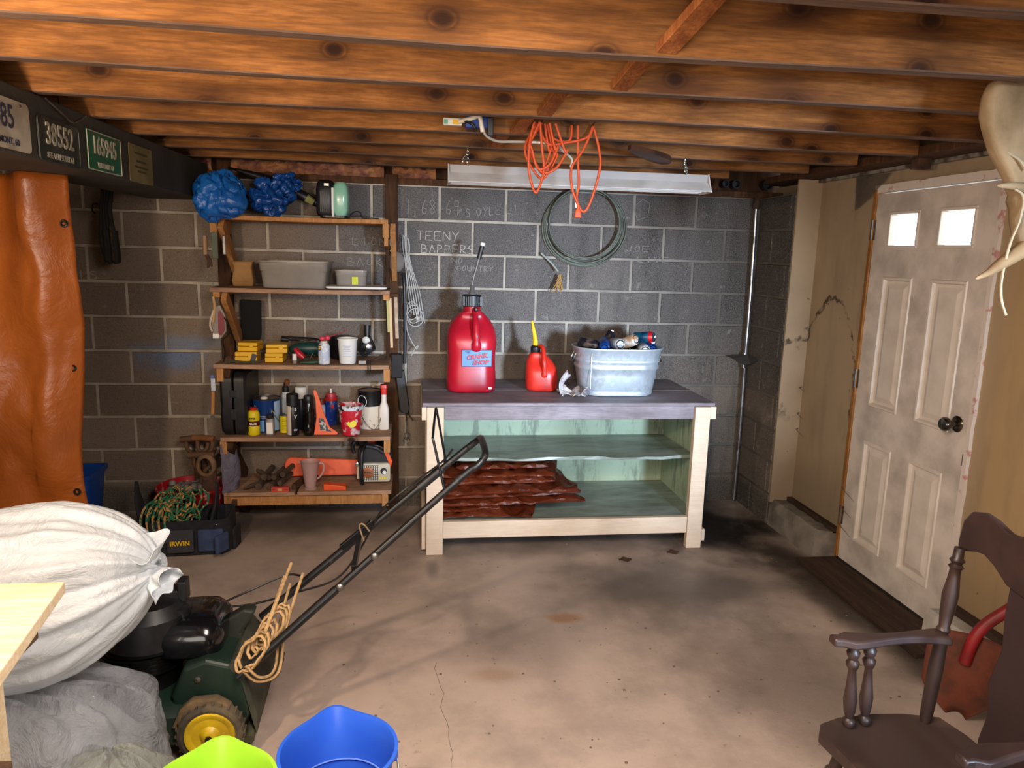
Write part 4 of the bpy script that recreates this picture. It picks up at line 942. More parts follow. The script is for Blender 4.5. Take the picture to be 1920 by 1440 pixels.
MB().lathe([(.019, .143), (.020, .158), (.016, .161), (0, .161)], 16).build('cap', M_red2, gb, smooth=40, local=True)
MB().lathe([(.0333, .055), (.0333, .084)], 20, None, (False, False)).build('label_band', pm('maroon_band', '5a1414', .5), gb, smooth=40, local=True)
text('SUPER', .012, M_black, gb, W[gb.name] @ FRONT(0, -.0350, .100), bold=.0006); text('GLUE', .016, M_label, gb, W[gb.name] @ FRONT(.002, -.0345, .069), bold=.0008)
jj = thing('spice_jar', 'small square glass jar with a black lid on the fourth shelf', 'jar', (.450, -.325, z4))
MB().loft([[(x, y, z) for x, y in rrect(w_, w_, .008, 3)] for z, w_ in ((0, .040), (.004, .044), (.085, .044), (.096, .034), (.10, .034))]).build('jar_body', M_clear, jj, smooth=35, local=True)
MB().b2((-.017, -.0235, .012), (.017, -.0228, .078)).build('label', M_label, jj, local=True); MB().loft([[(x, y, z) for x, y in rrect(.03, .03, .006, 3)] for z in (.006, .084)]).build('powder', M_label, jj, local=True)
MB().lathe([(.020, .098), (.021, .102), (.021, .120), (0, .121)], 18).build('lid', M_black, jj, smooth=40, local=True)
yt = thing('yellow_tin', 'round yellow tin mostly hidden behind the black spray can', 'tin', (.525, -.255, z4))
MB().lathe([(.034, 0), (.034, .104), (.032, .106), (.030, .102)], 24).build('tin_body', M_yelw, yt, smooth=40, local=True); MB().lathe([(.035, .100), (.035, .107), (.03, .108), (.029, .103), (0, .103)], 24).build('rim', M_steel, yt, smooth=40, local=True)
for q in range(6): MB().box((0, 0, 0), (.022, .0016, .0006), FRONT(-.006, -.0342, .025+.011*q)).build('print_line', pm('yellow_tin_print', '8a7a14', .6), yt, local=True)
bs = spray('spray_can', 'black capped spray can, half cream half black, mid fourth shelf', .578, -.325, z4, .034, .242, pm('label_black', '17181c', .35), M_black, .060, .0345, (.004, .174, 200, 262, M_beigep))
text('S', .026, M_wt, bs, W[bs.name] @ Matrix.Translation((.02, -.029, .155)) @ Matrix.Rotation(R(32), 4, 'Z') @ FRONT(0, 0, 0), bold=.001); text('V', .026, M_wt, bs, W[bs.name] @ Matrix.Translation((.02, -.029, .112)) @ Matrix.Rotation(R(32), 4, 'Z') @ FRONT(0, 0, 0), bold=.001)
MB().box((0, 0, 0), (.020, .010, .0008), Matrix.Translation((.018, -.0300, .034)) @ Matrix.Rotation(R(30), 4, 'Z') @ FRONT(0, 0, 0)).build('label', pm('lavender_print', 'a8a8c4', .5), bs, local=True)
wc = spray('spray_can', 'white capped dark spray can behind the black capped one', .603, -.175, z4, .034, .255, pm('label_navy', '1a1c2c', .35), M_white, .062, .0345)
wb = thing('white_bottle', 'tall white bottle with black spout and brown cap on the fourth shelf', 'bottle', (.508, -.13, z4))
MB().lathe([(.026, 0), (.028, .004), (.028, .17), (.022, .21), (.013, .225)], 18).build('bottle_body', pm('milky_plastic', 'c4cdd8', .4), wb, smooth=40, local=True)
MB().lathe([(.020, .215), (.020, .245), (.012, .25), (.012, .27), (0, .27)], 14).build('cap', M_black, wb, smooth=40, local=True); MB().lathe([(.014, .258), (.016, .285), (.008, .292), (0, .292)], 12, Matrix.Translation((.010, -.004, .0))).build('spout_cap', pm('brown_plastic', '7a4526', .5), wb, smooth=40, local=True)
db = thing('black_bottle', 'glossy black bottle left of the orange ice scraper on the fourth shelf', 'bottle', (.667, -.325, z4))
MB().lathe([(.029, 0), (.033, .005), (.033, .05), (.031, .06), (.031, .11), (.033, .12), (.033, .15), (.025, .185), (.024, .20)], 22).build('bottle_body', pm('glossy_black', '0c0b0b', .12, coat=.6), db, smooth=40, local=True)
MB().lathe([(.026, .195), (.027, .20), (.027, .228), (.024, .232), (0, .232)], 20).build('cap', M_black, db, smooth=40, local=True)
sc_ = thing('ice_scraper', 'orange plastic ice scraper leaning upright beside the black bottle', 'scraper', (.75, -.3, z4))
SM = Matrix.Translation((0, -.345, 0)) @ Matrix.Rotation(R(-9), 4, 'X')
M_sc = pm('orange_scraper', 'f0693c', .45)
MB().prism([(-.055, 0), (.075, .0), (.082, .012), (.035, .045), (.005, .12), (-.030, .235), (-.042, .262), (-.055, .262), (-.056, .245), (-.045, .20), (-.040, .10)], .012, axes((.752, -.338, z4+.002), (1, 0, 0), (0, .10, .995), (0, -.995, .10))).build('blade_and_handle', M_sc, sc_, bevel=.003)
MB().prism([(-.018, .03), (.048, .018), (.020, .05), (-.002, .10), (-.026, .098)], .002, axes((.752, -.3515, z4+.002), (1, 0, 0), (0, .10, .995), (0, -.995, .10))).build('sticker', pm('sticker_mixed', '3c4450', .5, 0, 'b8b8b8', 60, (.5, .54)), sc_)
b5 = spray('spray_can', 'blue spray can with red top by the back wall, fourth shelf', .765, -.06, z4, .038, .195, pm('can_blue_2', '1c3a94', .35, 0, '4a62a8', 50, (.55, .6)), pm('can_red_top', 'c03a44', .4), .020, .030)
MB().lathe([(.008, .190), (.007, .205), (.005, .222), (0, .223)], 10).build('nozzle', M_white, b5, smooth=40, local=True); MB().lathe([(.0386, .150), (.0386, .172)], 20, None, (False, False)).build('red_band', M_red2, b5, smooth=40, local=True)
MB().box((0, 0, 0), (.018, .022, .001), FRONT(.012, -.0382, .118)).build('emblem', M_red2, b5, local=True)
spray('spray_can', 'small white and red tin half hidden behind the orange ice scraper', .712, -.10, z4, .022, .165, M_greyp, pm('pepper_red', '7a2c24', .5), .03, .018)
rc = thing('paint_cup', 'red paper paint cup with white spatters and a yellow round sticker', 'cup', (.905, -.315, z4))
MB().lathe([(.050, 0), (.052, .003), (.067, .150), (.073, .152), (.073, .176), (.069, .177), (.066, .170), (.050, .01), (0, .009)], 28).build('cup_body', pm('spattered_red', 'c41c30', .5, 0, 'd8c4c4', 26, (.52, .60)), rc, smooth=40, local=True)
MB().lathe([(.0735, .151), (.0745, .160), (.0745, .176), (.070, .179), (.068, .172)], 28, None, (False, False)).build('cup_rim', pm('spattered_rim', 'd5dbe4', .5, 0, '20242c', 34, (.48, .52)), rc, smooth=40, local=True)
MB().lathe([(.066, .150), (0, .150)], 24).build('paint', M_black, rc, local=True)
MB().prism([(.026*math.cos(2*PI*k/20), .022*math.sin(2*PI*k/20)) for k in range(20)], .0012, FRONT(.012, -.0600, .075) @ Matrix.Rotation(R(-8), 4, 'X')).build('round_sticker', M_yelw, rc, local=True)
bc = thing('large_paint_can', 'large paint can, black above and cream below, behind the red cup', 'paint can', (1.005, -.145, z4))
MB().lathe([(.070, 0), (.072, .003), (.072, .140)], 30).build('can_body', M_bigcan, bc, smooth=40, local=True)
MB().lathe([(.0722, .140), (.0722, .222), (.074, .226), (.074, .232), (.070, .233), (.067, .228)], 30, None, (False, False)).build('upper_label', pm('coffee_black', '141214', .35), bc, smooth=40, local=True)
MB().lathe([(.068, .226), (.0, .227)], 30).build('lid', pm('tan_lid', 'a08a70', .5), bc, smooth=40, local=True)
ring = [(-.042+.027*math.cos(2*PI*k/24), .172+.034*math.sin(2*PI*k/24)) for k in range(24)]
MB().tube([(x, -math.sqrt(max(.0001, .0735**2-x*x))-.001, z) for x, z in ring], .002, 5, True).build('ring_emblem', M_label, bc, smooth=60, local=True)
MB().tube(smooth([(-.066, -.03, .12), (-.02, -.10, .05), (.03, -.112, .01), (.066, -.09, .06), (.072, -.03, .13)], 5), .002, 6).build('wire_handle', M_steel, bc, smooth=60, local=True)
sb = thing('spray_bottle', 'white spray bottle with a red top at the right end of the fourth shelf', 'bottle', (1.092, -.20, z4))
MB().loft([[(x, y, z) for x, y in rrect(w_, w_*.8, .012, 3)] for z, w_ in ((0, .054), (.004, .060), (.13, .058), (.155, .044), (.17, .032), (.215, .030))]).build('bottle_body', pm('cream_plastic', 'd6cbbc', .45), sb, smooth=35, local=True)
MB().loft([[(x, y, z) for x, y in rrect(w_, w_, .01, 3)] for z, w_ in ((.215, .034), (.25, .036), (.255, .045), (.275, .040))]).build('spray_head', M_red2, sb, smooth=35, local=True)
# ------------------------------------------------ bottom shelf
z5 = .2365
scb = thing('chainsaw_scabbard', 'long bright orange chainsaw bar cover lying behind the measuring cup', 'scabbard', (.70, -.12, z5))
MB().prism([(-.04+(-.165), .0)]+[(-.205-.035*math.sin(PI*k/8), .058-.058*math.cos(PI*k/8)) for k in range(1, 8)]+[(-.205, .117), (.25, .097), (.25, .005)], .022, axes((.725, -.115, z5+.012), (1, 0, 0), (0, .2, .98), (0, -.98, .2))).build('cover', M_orange, scb, bevel=.006)
MB().prism([(-.19, .05), (-.16, .085), (.0, .080), (.0, .074), (-.155, .077), (-.18, .05)], .003, axes((.725, -.137, z5+.012), (1, 0, 0), (0, .2, .98), (0, -.98, .2))).build('embossed_line', pm('orange_shade', 'd04a14', .5), scb)
text('Jo..R', .02, M_black, scb, W[scb.name].inverted() @ W[scb.name] @ axes((.915, -.137, z5+.030), (1, 0, 0), (0, .2, .98), (0, -.98, .2)))
cs_ = thing('chainsaw', 'orange, white and black chainsaw on the right of the bottom shelf', 'chainsaw', (1.02, -.2, z5))
MB().loft([[(x, y, z) for x, z in [(p+1.045, q+z5+.075) for p, q in rrect(.170, .115, .018, 4)]] for y in (-.27, -.262, -.12, -.11)]).build('engine_cover', pm('saw_cream', 'd9d2bf', .4, 0, 'b5aa92', 8), cs_, smooth=35, bevel=.003)
MB().prism([(-.10, -.055), (-.10, .045), (-.06, .088), (.02, .085), (.08, .06), (.105, .01), (.105, -.06)], .15, axes((1.035, -.10, z5+.160), (1, 0, 0), (0, 0, 1), (0, -1, 0))).build('upper_housing', M_black, cs_, bevel=.010, seg=3)
MB().prism([(.055, .052), (.082, .042), (.108, -.012), (.098, -.055), (.085, -.02)], .006, axes((1.035, -.252, z5+.155), (1, 0, 0), (0, 0, 1), (0, -1, 0))).build('orange_stripe', M_orange, cs_, bevel=.002)
MB().b2((.99, -.19, z5+.245), (1.045, -.15, z5+.262)).build('orange_cap', M_orange, cs_, bevel=.005)
MB().tube(smooth([(.915, -.235, z5+.19), (.905, -.24, z5+.235), (.92, -.24, z5+.26), (.925, -.2, z5+.255), (.93, -.15, z5+.22)], 4), .012, 8).build('hand_guard', M_black, cs_, smooth=50)
MB().tube(smooth([(.965, -.275, z5+.006), (.960, -.295, z5+.07), (.962, -.295, z5+.15), (.968, -.28, z5+.215), (.99, -.22, z5+.245)], 5), .0125, 10).build('front_handle', M_black, cs_, smooth=50)
MB().tube(smooth([(.99, -.255, z5+.235), (1.05, -.262, z5+.225), (1.09, -.255, z5+.195)], 4), .013, 8).build('rear_handle', pm('dark_grey_grip', '24242a', .5), cs_, smooth=50)
gr = MB(); [gr.b2((.975+.013*k, -.274, z5+.028), (.979+.013*k, -.269, z5+.122)) for k in range(7)]; [gr.b2((.972, -.2745, z5+.035+.014*k), (1.06, -.2695, z5+.0375+.014*k)) for k in range(7)]
gr.build('starter_grille', pm('dark_grille', '3a3a38', .5), cs_)
MB().lathe([(.034, 0), (.034, .006), (.028, .008), (0, .008)], 24, FRONT(.998, -.274, z5+.078)).build('round_badge', pm('copper_badge', '9a5a34', .4, .3), cs_, smooth=40)
text('STIHL', .016, M_black, cs_, FRONT(.998, -.2835, z5+.080), bold=.0008)
MB().lathe([(.020, 0), (.020, .003), (0, .003)], 20, FRONT(1.092, -.2725, z5+.085)).build('choke_dial', M_black, cs_, smooth=40); MB().lathe([(.012, 0), (.012, .003), (0, .003)], 20, FRONT(1.096, -.2755, z5+.078)).build('choke_knob', M_white, cs_, smooth=40)
for x in (1.072, 1.086, 1.10): MB().b2((x-.006, -.2735, z5+.036), (x+.004, -.271, z5+.048)).build('warning_sticker', M_yelw, cs_)
MB().lathe([(.012, 0), (.012, .006), (.005, .008)], 12, FRONT(.935, -.272, z5+.13)).build('bolt', M_chrome, cs_, smooth=40); MB().b2((.93, -.25, z5+.03), (.955, -.20, z5+.13)).build('side_bracket', pm('saw_cream', ''), cs_, bevel=.004)
mg = thing('measuring_jug', 'cloudy pink tinted plastic measuring jug on the bottom shelf', 'jug', (.668, -.325, z5))
M_jugp = mat_plastic_film('cloudy_plastic', 'dcb9b4', .22, .35, 5, .05)
MB().lathe([(.036, 0), (.036, .006), (.030, .010), (.054, .165), (.057, .168), (.054, .168), (.0285, .016), (0, .014)], 26).build('jug_body', M_jugp, mg, smooth=40, local=True)
MB().prism([(-.012, 0), (.012, 0), (0, .02)], .012, axes((-.052, 0, .156), (0, 1, 0), (-.9, 0, .4), (.4, 0, .9))).build('lip', M_jugp, mg, local=True)
MB().tube(smooth([(.050, 0, .155), (.076, 0, .150), (.076, 0, .11), (.058, 0, .075), (.040, 0, .060)], 4), .0062, 8).build('handle', M_jugp, mg, smooth=60, local=True)
single(MB().prism([(0, 0), (.13, .0), (.128, .024), (0, .038)], .05, axes((.748, -.32, z5+.001), (1, 0, .0), (0, 0, 1), (0, -1, 0))), 'felling_wedge', M_orange, 'orange plastic wedge lying in front of the chainsaw', 'wedge', bevel=.003)
nd = thing('red_level', 'small red level with dark marks at the front edge of the bottom shelf', 'level', (.503, -.37, z5))
MB().box((0, 0, .0145), (.100, .028, .028)).build('level_body', pm('faded_red', 'c4443c', .5), nd, bevel=.002, local=True); MB().box((0, -.0146, .0145), (.024, .001, .014)).build('vial', pm('vial_tan', 'c8a46c', .4), nd, local=True)
for x in (-.035, .035): text('XXX', .009, M_black, nd, W[nd.name] @ FRONT(x, -.0146, .016))
dk = single(MB().bar((.575, -.345, z5+.018), (.66, -.06, z5+.028), .022, .034), 'dark_metal_bar', M_rust, 'dark flat metal bar lying front to back beside the measuring jug', 'bar', bevel=.002)
M_stk = pm('weathered_wood', '5e4c3c', .9, 0, '3e3026', 8, bump=.4)
for k, (a, b, r, l) in enumerate((((.30, -.36, .018), (.43, -.20, .040), .013, 'leftmost pointed wooden stake lying across the pile on the bottom shelf'), ((.335, -.18, .075), (.43, -.30, .06), .016, 'wooden stake lying over the leftmost one, its point to the left'),
        ((.375, -.34, .022), (.385, -.12, .03), .022, 'round ended wooden stake in the front of the pile'), ((.40, -.30, .065), (.41, -.10, .065), .021, 'round ended stake on top of the front pair'),
        ((.445, -.355, .022), (.47, -.12, .022), .022, 'thick wooden stake in the middle of the pile'), ((.455, -.30, .062), (.48, -.12, .065), .017, 'upright leaning splintered stake in the middle of the pile'),
        ((.49, -.31, .03), (.53, -.10, .034), .018, 'rightmost wooden stake of the pile on the bottom shelf'), ((.50, -.27, .070), (.535, -.11, .08), .019, 'wooden stake on top at the right of the pile'))):
    a = Vector((a[0], a[1], z5+a[2])); b = Vector((b[0], b[1], z5+b[2]))
    single(MB().tube([a, a.lerp(b, .2), b], [r*.5 if k in (0, 1) else r*.95, r, r*.92], 6), 'wooden_stake', M_stk, l, 'stake', 'wooden stakes on the bottom shelf', smooth=30)
# ------------------------------------------------ hanging on the left side of the shelves
lt = thing('paint_scraper', 'grey green flat scraper hanging from the left shelf arm', 'scraper', (.21, -.4, 1.55))
MB().b2((.192, -.405, 1.565), (.224, -.392, 1.705)).build('blade', pm('grey_green', '5c6455', .7, 0, '454c40', 9), lt, bevel=.004)
MB().b2((.236, -.36, 1.585), (.254, -.35, 1.69)).build('second_blade', M_steel, lt, bevel=.004)
wh = thing('wood_handled_brush', 'wooden handled tool with dark metal prongs hanging left of the shelf', 'tool', (.155, -.39, 1.52))
MB().tube([(.155, -.39, 1.685), (.155, -.39, 1.585)], [.012, .013], 10).build('handle', pm('turned_wood', '96765a', .6), wh, smooth=50)
MB().tube([(.160, -.39, 1.585), (.172, -.39, 1.555), (.166, -.39, 1.515)], [.010, .010, .006], 7).build('prong', M_rust, wh, smooth=50); MB().tube([(.180, -.39, 1.565), (.185, -.39, 1.52)], .006, 7).build('prong', M_rust, wh, smooth=50)
ss = thing('plastic_package', 'clear and red plastic package hanging under the second shelf on the left', 'package', (.20, -.39, 1.10))
MB().prism([(-.030, .0), (.010, -.006), (.040, .035), (.040, .12), (.012, .18), (-.010, .17), (-.035, .09)], .02, FRONT(.205, -.372, 1.135)).build('blister', M_clear, ss, bevel=.004)
MB().prism([(-.002, .02), (.012, .012), (.030, .04), (.030, .115), (.010, .15), (.0, .14)], .004, FRONT(.208, -.395, 1.135)).build('red_insert', pm('deep_red', '7a1420', .4), ss)
MB().b2((.176, -.40, 1.132), (.208, -.393, 1.158)).build('white_label', M_label, ss)
MB().tube(smooth([(.19, -.39, 1.30), (.17, -.40, 1.24), (.165, -.40, 1.20), (.175, -.40, 1.17)], 4), .006, 6).build('strap', M_beigep, ss, smooth=60); MB().tube(smooth([(.235, -.39, 1.25), (.262, -.39, 1.20), (.255, -.39, 1.15), (.225, -.39, 1.12), (.235, -.385, 1.05), (.222, -.385, 1.0)], 4), .004, 6).build('cord', M_black, ss, smooth=60)
MB().tube(smooth([(.185, -.39, 1.36), (.19, -.392, 1.30), (.18, -.395, 1.22)], 4), .008, 7).build('tan_tie', pm('tan_webbing', 'b89468', .8), ss, smooth=60)
single(MB().loft([[(x+.315-.0, -.085-y*.35, z) for x, y in rrect(w_, .07, .03, 4)] for z, w_ in ((1.085, .075), (1.095, .10), (1.13, .112), (1.28, .118), (1.315, .122), (1.325, .11))]), 'black_mitt', pm('black_cloth', '0e0d0e', .95), 'black cloth pouch hanging on the wall under the second shelf', 'pouch', smooth=50)
cb = thing('clear_plastic_sheet', 'crinkled clear plastic bag hanging at the left of the bottom shelf', 'bag', (.21, -.36, .22))
M_cb = mat_plastic_film('crinkled_clear', '9a98b0', .45, .18, 16, .7)
MB().grid(lambda u, v: (.185+.085*math.sin(PI*u)*(.5+.5*math.sin(PI*(.15+.8*v)))+.008*mnoise.noise((u*7, v*9, 2)), -.385+.16*u+.01*mnoise.noise((u*5, v*7, 4)), .225+.30*v), 16, 22).build('sheet', M_cb, cb, smooth=50, solid=.001)
tg = thing('small_packet', 'small white and blue packet on the wall left of the black tool case', 'packet', (.13, -.2, .8))
MB().b2((.150, -.385, .835), (.172, -.38, .905)).build('card', M_greyp, tg); MB().b2((.150, -.387, .905), (.168, -.382, .925)).build('card_top', pm('card_blue', '5a72b8', .5), tg)
fs = thing('folding_rule', 'thin wooden rule with a metal end hanging left of the black tool case', 'rule', (.15, -.38, .66))
MB().bar((.158, -.378, .83), (.150, -.378, .70), .016, .004, (0, 1, 0)).build('rule', M_edge, fs); MB().lathe([(.012, 0), (.012, .004), (0, .004)], 12, FRONT(.147, -.376, .682)).build('ring', M_steel, fs)
# ------------------------------------------------ hanging on the right stud
ms_ = thing('dust_mask', 'grey rounded dust mask hanging on the right stud of the shelves', 'mask', (1.165, -.09, 1.5))
MB().lathe([(.048, 0), (.052, .012), (.045, .030), (.022, .045), (0, .048)], 20, FRONT(1.165, -.075, 1.566) @ Matrix.Diagonal((.95, 1.25, 1, 1))).build('mask', pm('mask_grey', '7a7068', .85), ms_, smooth=50)
wcb = thing('white_cord_bundle', 'bundle of thin white cord hanging on a nail right of the shelves', 'cord', (1.25, -.08, 1.1))
M_wcord = pm('white_cord', 'b5b3ae', .6)
for k in range(6):
    xa = 1.205+.006*k; q = random.uniform(-.01, .01)
    MB().tube(smooth([(xa, -.07-.003*k, 1.725-.004*k), (xa+.002+q, -.075, 1.66), (xa+.010, -.08, 1.58), (xa+.018+.006*k, -.085, 1.50-.01*k), (xa+.03+.008*k, -.085, 1.38), (xa+.05+.010*k, -.085, 1.26-.012*k)], 4), .0030, 6).build('strand', M_wcord, wcb, smooth=60)
for k in range(3):
    MB().tube([(1.258+.035*math.cos(2*PI*q/18)*(1+.2*k)+.01*k, -.085-.006*k, 1.275+.055*math.sin(2*PI*q/18)-.02*k) for q in range(18)], .0030, 6, True).build('strand', M_wcord, wcb, smooth=60)
MB().tube(smooth([(1.23, -.09, 1.30), (1.225, -.09, 1.18), (1.25, -.09, 1.10), (1.285, -.09, 1.045), (1.295, -.09, 1.06), (1.28, -.09, 1.05), (1.255, -.09, 1.0)], 4), .0034, 6).build('strand', M_wcord, wcb, smooth=60)
MB().tube(smooth([(1.285, -.08, 1.24), (1.30, -.08, 1.21)], 3), .010, 8).build('cord_wrap', M_wcord, wcb, smooth=60)
for nm, lb_, x, z0_, z1_, w_, m_, cat_ in (('paint_stick', 'pale wooden paint stick hanging on the right front post of the shelves', 1.136, 1.08, 1.365, .016, pm('pale_wood', 'cdb08a', .7), 'stick'),
                               ('paint_stick', 'second pale paint stick with a green tip beside the longer one', 1.120, 1.17, 1.375, .014, pm('green_tipped_wood', 'b8a878', .7, 0, '9aa83c', 6), 'stick'),
                               ('paint_brush', 'old paint brush with a cream handle hanging right of the paint sticks', 1.166, 1.13, 1.37, .020, pm('brush_cream', 'b9a28a', .6, 0, '8a6a50', 14), 'brush')):
    single(MB().bar((x, -.335 if cat_ == 'stick' else -.30, z1_), (x+.008, -.335 if cat_ == 'stick' else -.30, z0_), w_, .006, (0, 1, 0)), nm, m_, lb_, cat_, bevel=.002)
single(MB().b2((1.112, -.345, 1.375), (1.182, -.29, 1.392)), 'tool_rack', M_stud, 'narrow brown wooden rack holding the paint sticks and brush', 'rack', bevel=.002)
ho = thing('black_sheath', 'black leather sheath hanging low on the right stud beside the shelves', 'sheath', (1.2, -.09, .6))
MB().prism([(-.045, .26), (.010, .27), (.045, .03), (.038, -.005), (.0, -.005), (-.018, .02)], .03, FRONT(1.20, -.06, .64)).build('sheath', M_black, ho, bevel=.006)
MB().b2((1.13, -.10, .86), (1.20, -.058, 1.01)).build('belt_loop', pm('dark_leather', '1e1512', .7), ho, bevel=.008)
pli = thing('long_pliers', 'dark pliers hanging on the wall right of the shelf stud', 'pliers', (1.235, -.05, .58))
for s_ in (-1, 1): MB().tube(smooth([(1.228, -.045, .68), (1.232+.008*s_, -.045, .62), (1.245+.022*s_, -.045, .58)], 3), .005, 6).build('jaw', M_rust, pli, smooth=60)
wr_ = thing('hanging_wrench', 'thin steel ring spanner hanging low on the wall right of the stud', 'wrench', (1.235, -.04, .45))
MB().tube([(1.224, -.04, .66), (1.226, -.04, .50)], .005, 6).build('shank', M_steel, wr_, smooth=60); MB().tube([(1.227+.014*math.cos(2*PI*k/14), -.04, .482+.018*math.sin(2*PI*k/14)) for k in range(14)], .0045, 6, True).build('ring_end', M_steel, wr_, smooth=60)
MB().tube([(1.227+.020*math.cos(2*PI*k/14), -.035, .452+.016*math.sin(2*PI*k/14)) for k in range(14)], .002, 5, True).build('wire_ring', M_steel, wr_, smooth=60)
for k, (zz, yy) in enumerate(((1.70, -.062), (1.63, -.062), (.60, -.062), (.50, -.062), (.41, -.062))):
    tag(MB().lathe([(.006, 0), (.006, .006), (.002, .02)], 8, FRONT(1.128, yy+.006, zz)).build('nail', M_chrome, sh, smooth=40))
single(MB().tube([(1.125, -.07, 1.755), (1.128, -.075, 1.66)], [.004, .009], 8), 'chrome_rod', M_chrome, 'thin chrome rod hanging high on the right stud', 'rod', smooth=50)
single(MB().tube(smooth([(1.205, -.07, 1.50), (1.212, -.09, 1.42), (1.216, -.085, 1.15), (1.214, -.08, .95)], 4), .011, 8), 'black_rod', M_black, 'long black rod hanging down the right stud behind the white cord', 'rod', smooth=50)

# ============================================================ UNDER THE CEILING
fx = thing('fluorescent_fixture', 'long white fluorescent strip fixture hanging by chains under the joists', 'light fixture', (2.05, -1.1, 1.93))
M_fix = pm('fixture_white', 'c9c3bd', .45, 0, 'b0a9a2', 6)
MB().prism([(-.075, .0), (-.055, .018), (-.022, .046), (.022, .046), (.055, .018), (.075, .0), (.072, -.004), (.053, .012), (.021, .038), (-.021, .038), (-.053, .012), (-.072, -.004)], 1.235, axes((1.428, -1.1, 1.948), (0, 1, 0), (0, 0, 1), (1, 0, 0))).build('reflector', M_fix, fx, bevel=.001)
MB().prism([(-.026, .040), (-.026, .078), (.026, .078), (.026, .040)], 1.225, axes((1.433, -1.1, 1.948), (0, 1, 0), (0, 0, 1), (1, 0, 0))).build('housing', pm('fixture_top', '8d8580', .5), fx, bevel=.002)
for x in (1.425, 2.658): MB().prism([(-.077, -.008), (-.055, .022), (-.024, .080), (.024, .080), (.055, .022), (.077, -.008)], .006, axes((x, -1.1, 1.948), (0, 1, 0), (0, 0, 1), (1, 0, 0))).build('end_cap', M_fix, fx)
for y in (-1.132, -1.068): MB().tube([(1.44, y, 1.958), (2.65, y, 1.958)], .013, 10).build('tube', pm('lamp_tube', 'd9d9d4', .3), fx, smooth=60)
M_chain = pm('chain_steel', 'cfd4cc', .25, .9)
def chain(a, b, par, n=5):
    a = Vector(a); b = Vector(b)
    for k in range(n):
        c = a.lerp(b, (k+.5)/n); t_ = (b-a).normalized(); L = (b-a).length/n*.62; sd = Vector((1, 0, 0)) if k % 2 else Vector((0, 1, 0))
        MB().tube([c+t_*L*math.cos(2*PI*q/10)+sd*.006*math.sin(2*PI*q/10) for q in range(10)], .0017, 5, True).build('chain_link', M_chain, par, smooth=60)
for x, s_ in ((1.515, -1), (2.545, 1)):
    chain((x, -1.1, 2.105), (x, -1.13, 2.022), fx); chain((x, -1.1, 2.085), (x+.035*s_, -1.07, 2.015), fx, 4)
    MB().tube([(x, -1.10, 2.125), (x, -1.1, 2.10)], .003, 5).build('hook', M_chain, fx)
MB().tube([(2.018, -1.14, 1.955), (2.020, -1.14, 1.875)], .0022, 5).build('pull_string', pm('green_string', '6f8f72', .6), fx); MB().tube([(2.020, -1.14, 1.875), (2.021, -1.14, 1.852)], .005, 6).build('pull_bead', M_white, fx)
# orange extension cord on nails in the fifth joist
oc = thing('extension_cord', 'orange extension cord looped over nails and hanging from a ceiling joist', 'cord', (1.87, -1.57, 1.80))
def hang(x0, x1, zt, zb, n, yy):
    for k in range(n):
        a = x0+random.uniform(-.004, .008)+.006*k; b = x1+random.uniform(-.02, .02)-.010*k; zz = zb+random.uniform(0, .02)+.014*k; y = yy-.009*k
        m = (a+b)/2; w_ = (b-a)/2
        pts = [(m-w_*.35, y, zt), (m-w_*.75, y, zt-.05), (a, y-.01, zt-(zt-zb)*.42), (a+w_*.15, y-.01, zz+.07), (m-w_*.25+random.uniform(-.01, .02), y-.01, zz), (m+w_*.45, y-.01, zz+.02), (b, y, zz+.09), (b-.01, y, zt-.10), (m+w_*.35, y, zt)]
        MB().tube(smooth(pts, 6), .0052, 8).build('loop', M_oc, oc, smooth=60)
hang(1.715, 1.83, 2.145, 1.925, 3, -1.555); hang(1.722, 1.865, 2.145, 1.945, 2, -1.585)
hang(1.72, 1.800, 2.145, 1.868, 1, -1.60)
MB().tube(smooth([(1.99, -1.56, 2.145), (1.945, -1.58, 2.05), (1.900, -1.59, 1.98), (1.905, -1.59, 1.90), (1.93, -1.59, 1.84), (1.935, -1.59, 1.815)], 6), .0052, 8).build('loop', M_oc, oc, smooth=60)
MB().tube(smooth([(1.925, -1.56, 2.145), (1.928, -1.57, 2.02), (1.935, -1.575, 1.92), (1.928, -1.58, 1.86), (1.955, -1.58, 1.810), (1.985, -1.58, 1.85), (2.02, -1.57, 1.98), (2.015, -1.56, 2.06), (1.99, -1.555, 2.145)], 6), .0052, 8).build('loop', M_oc, oc, smooth=60)
MB().tube(smooth([(1.790, -1.55, 2.145), (1.83, -1.565, 2.09), (1.89, -1.57, 2.085), (1.90, -1.56, 2.145)], 5), .0052, 8).build('loop', M_oc, oc, smooth=60); MB().tube(smooth([(1.765, -1.55, 2.145), (1.80, -1.575, 2.07), (1.87, -1.575, 2.075), (1.96, -1.57, 2.10), (1.985, -1.56, 2.145)], 5), .0052, 8).build('loop', M_oc, oc, smooth=60)
MB().loft([[(x+1.932, y-1.59, z) for x, y in rrect(w_, d_, .005, 3)] for z, w_, d_ in ((1.822, .014, .014), (1.812, .022, .020), (1.788, .030, .022), (1.785, .028, .020))]).build('plug', M_oc, oc, smooth=40)
for x in (1.775, 1.905, 1.985): MB().tube([(x, -1.531, 2.15), (x, -1.60, 2.155)], .003, 6).build('nail', M_rust, oc)
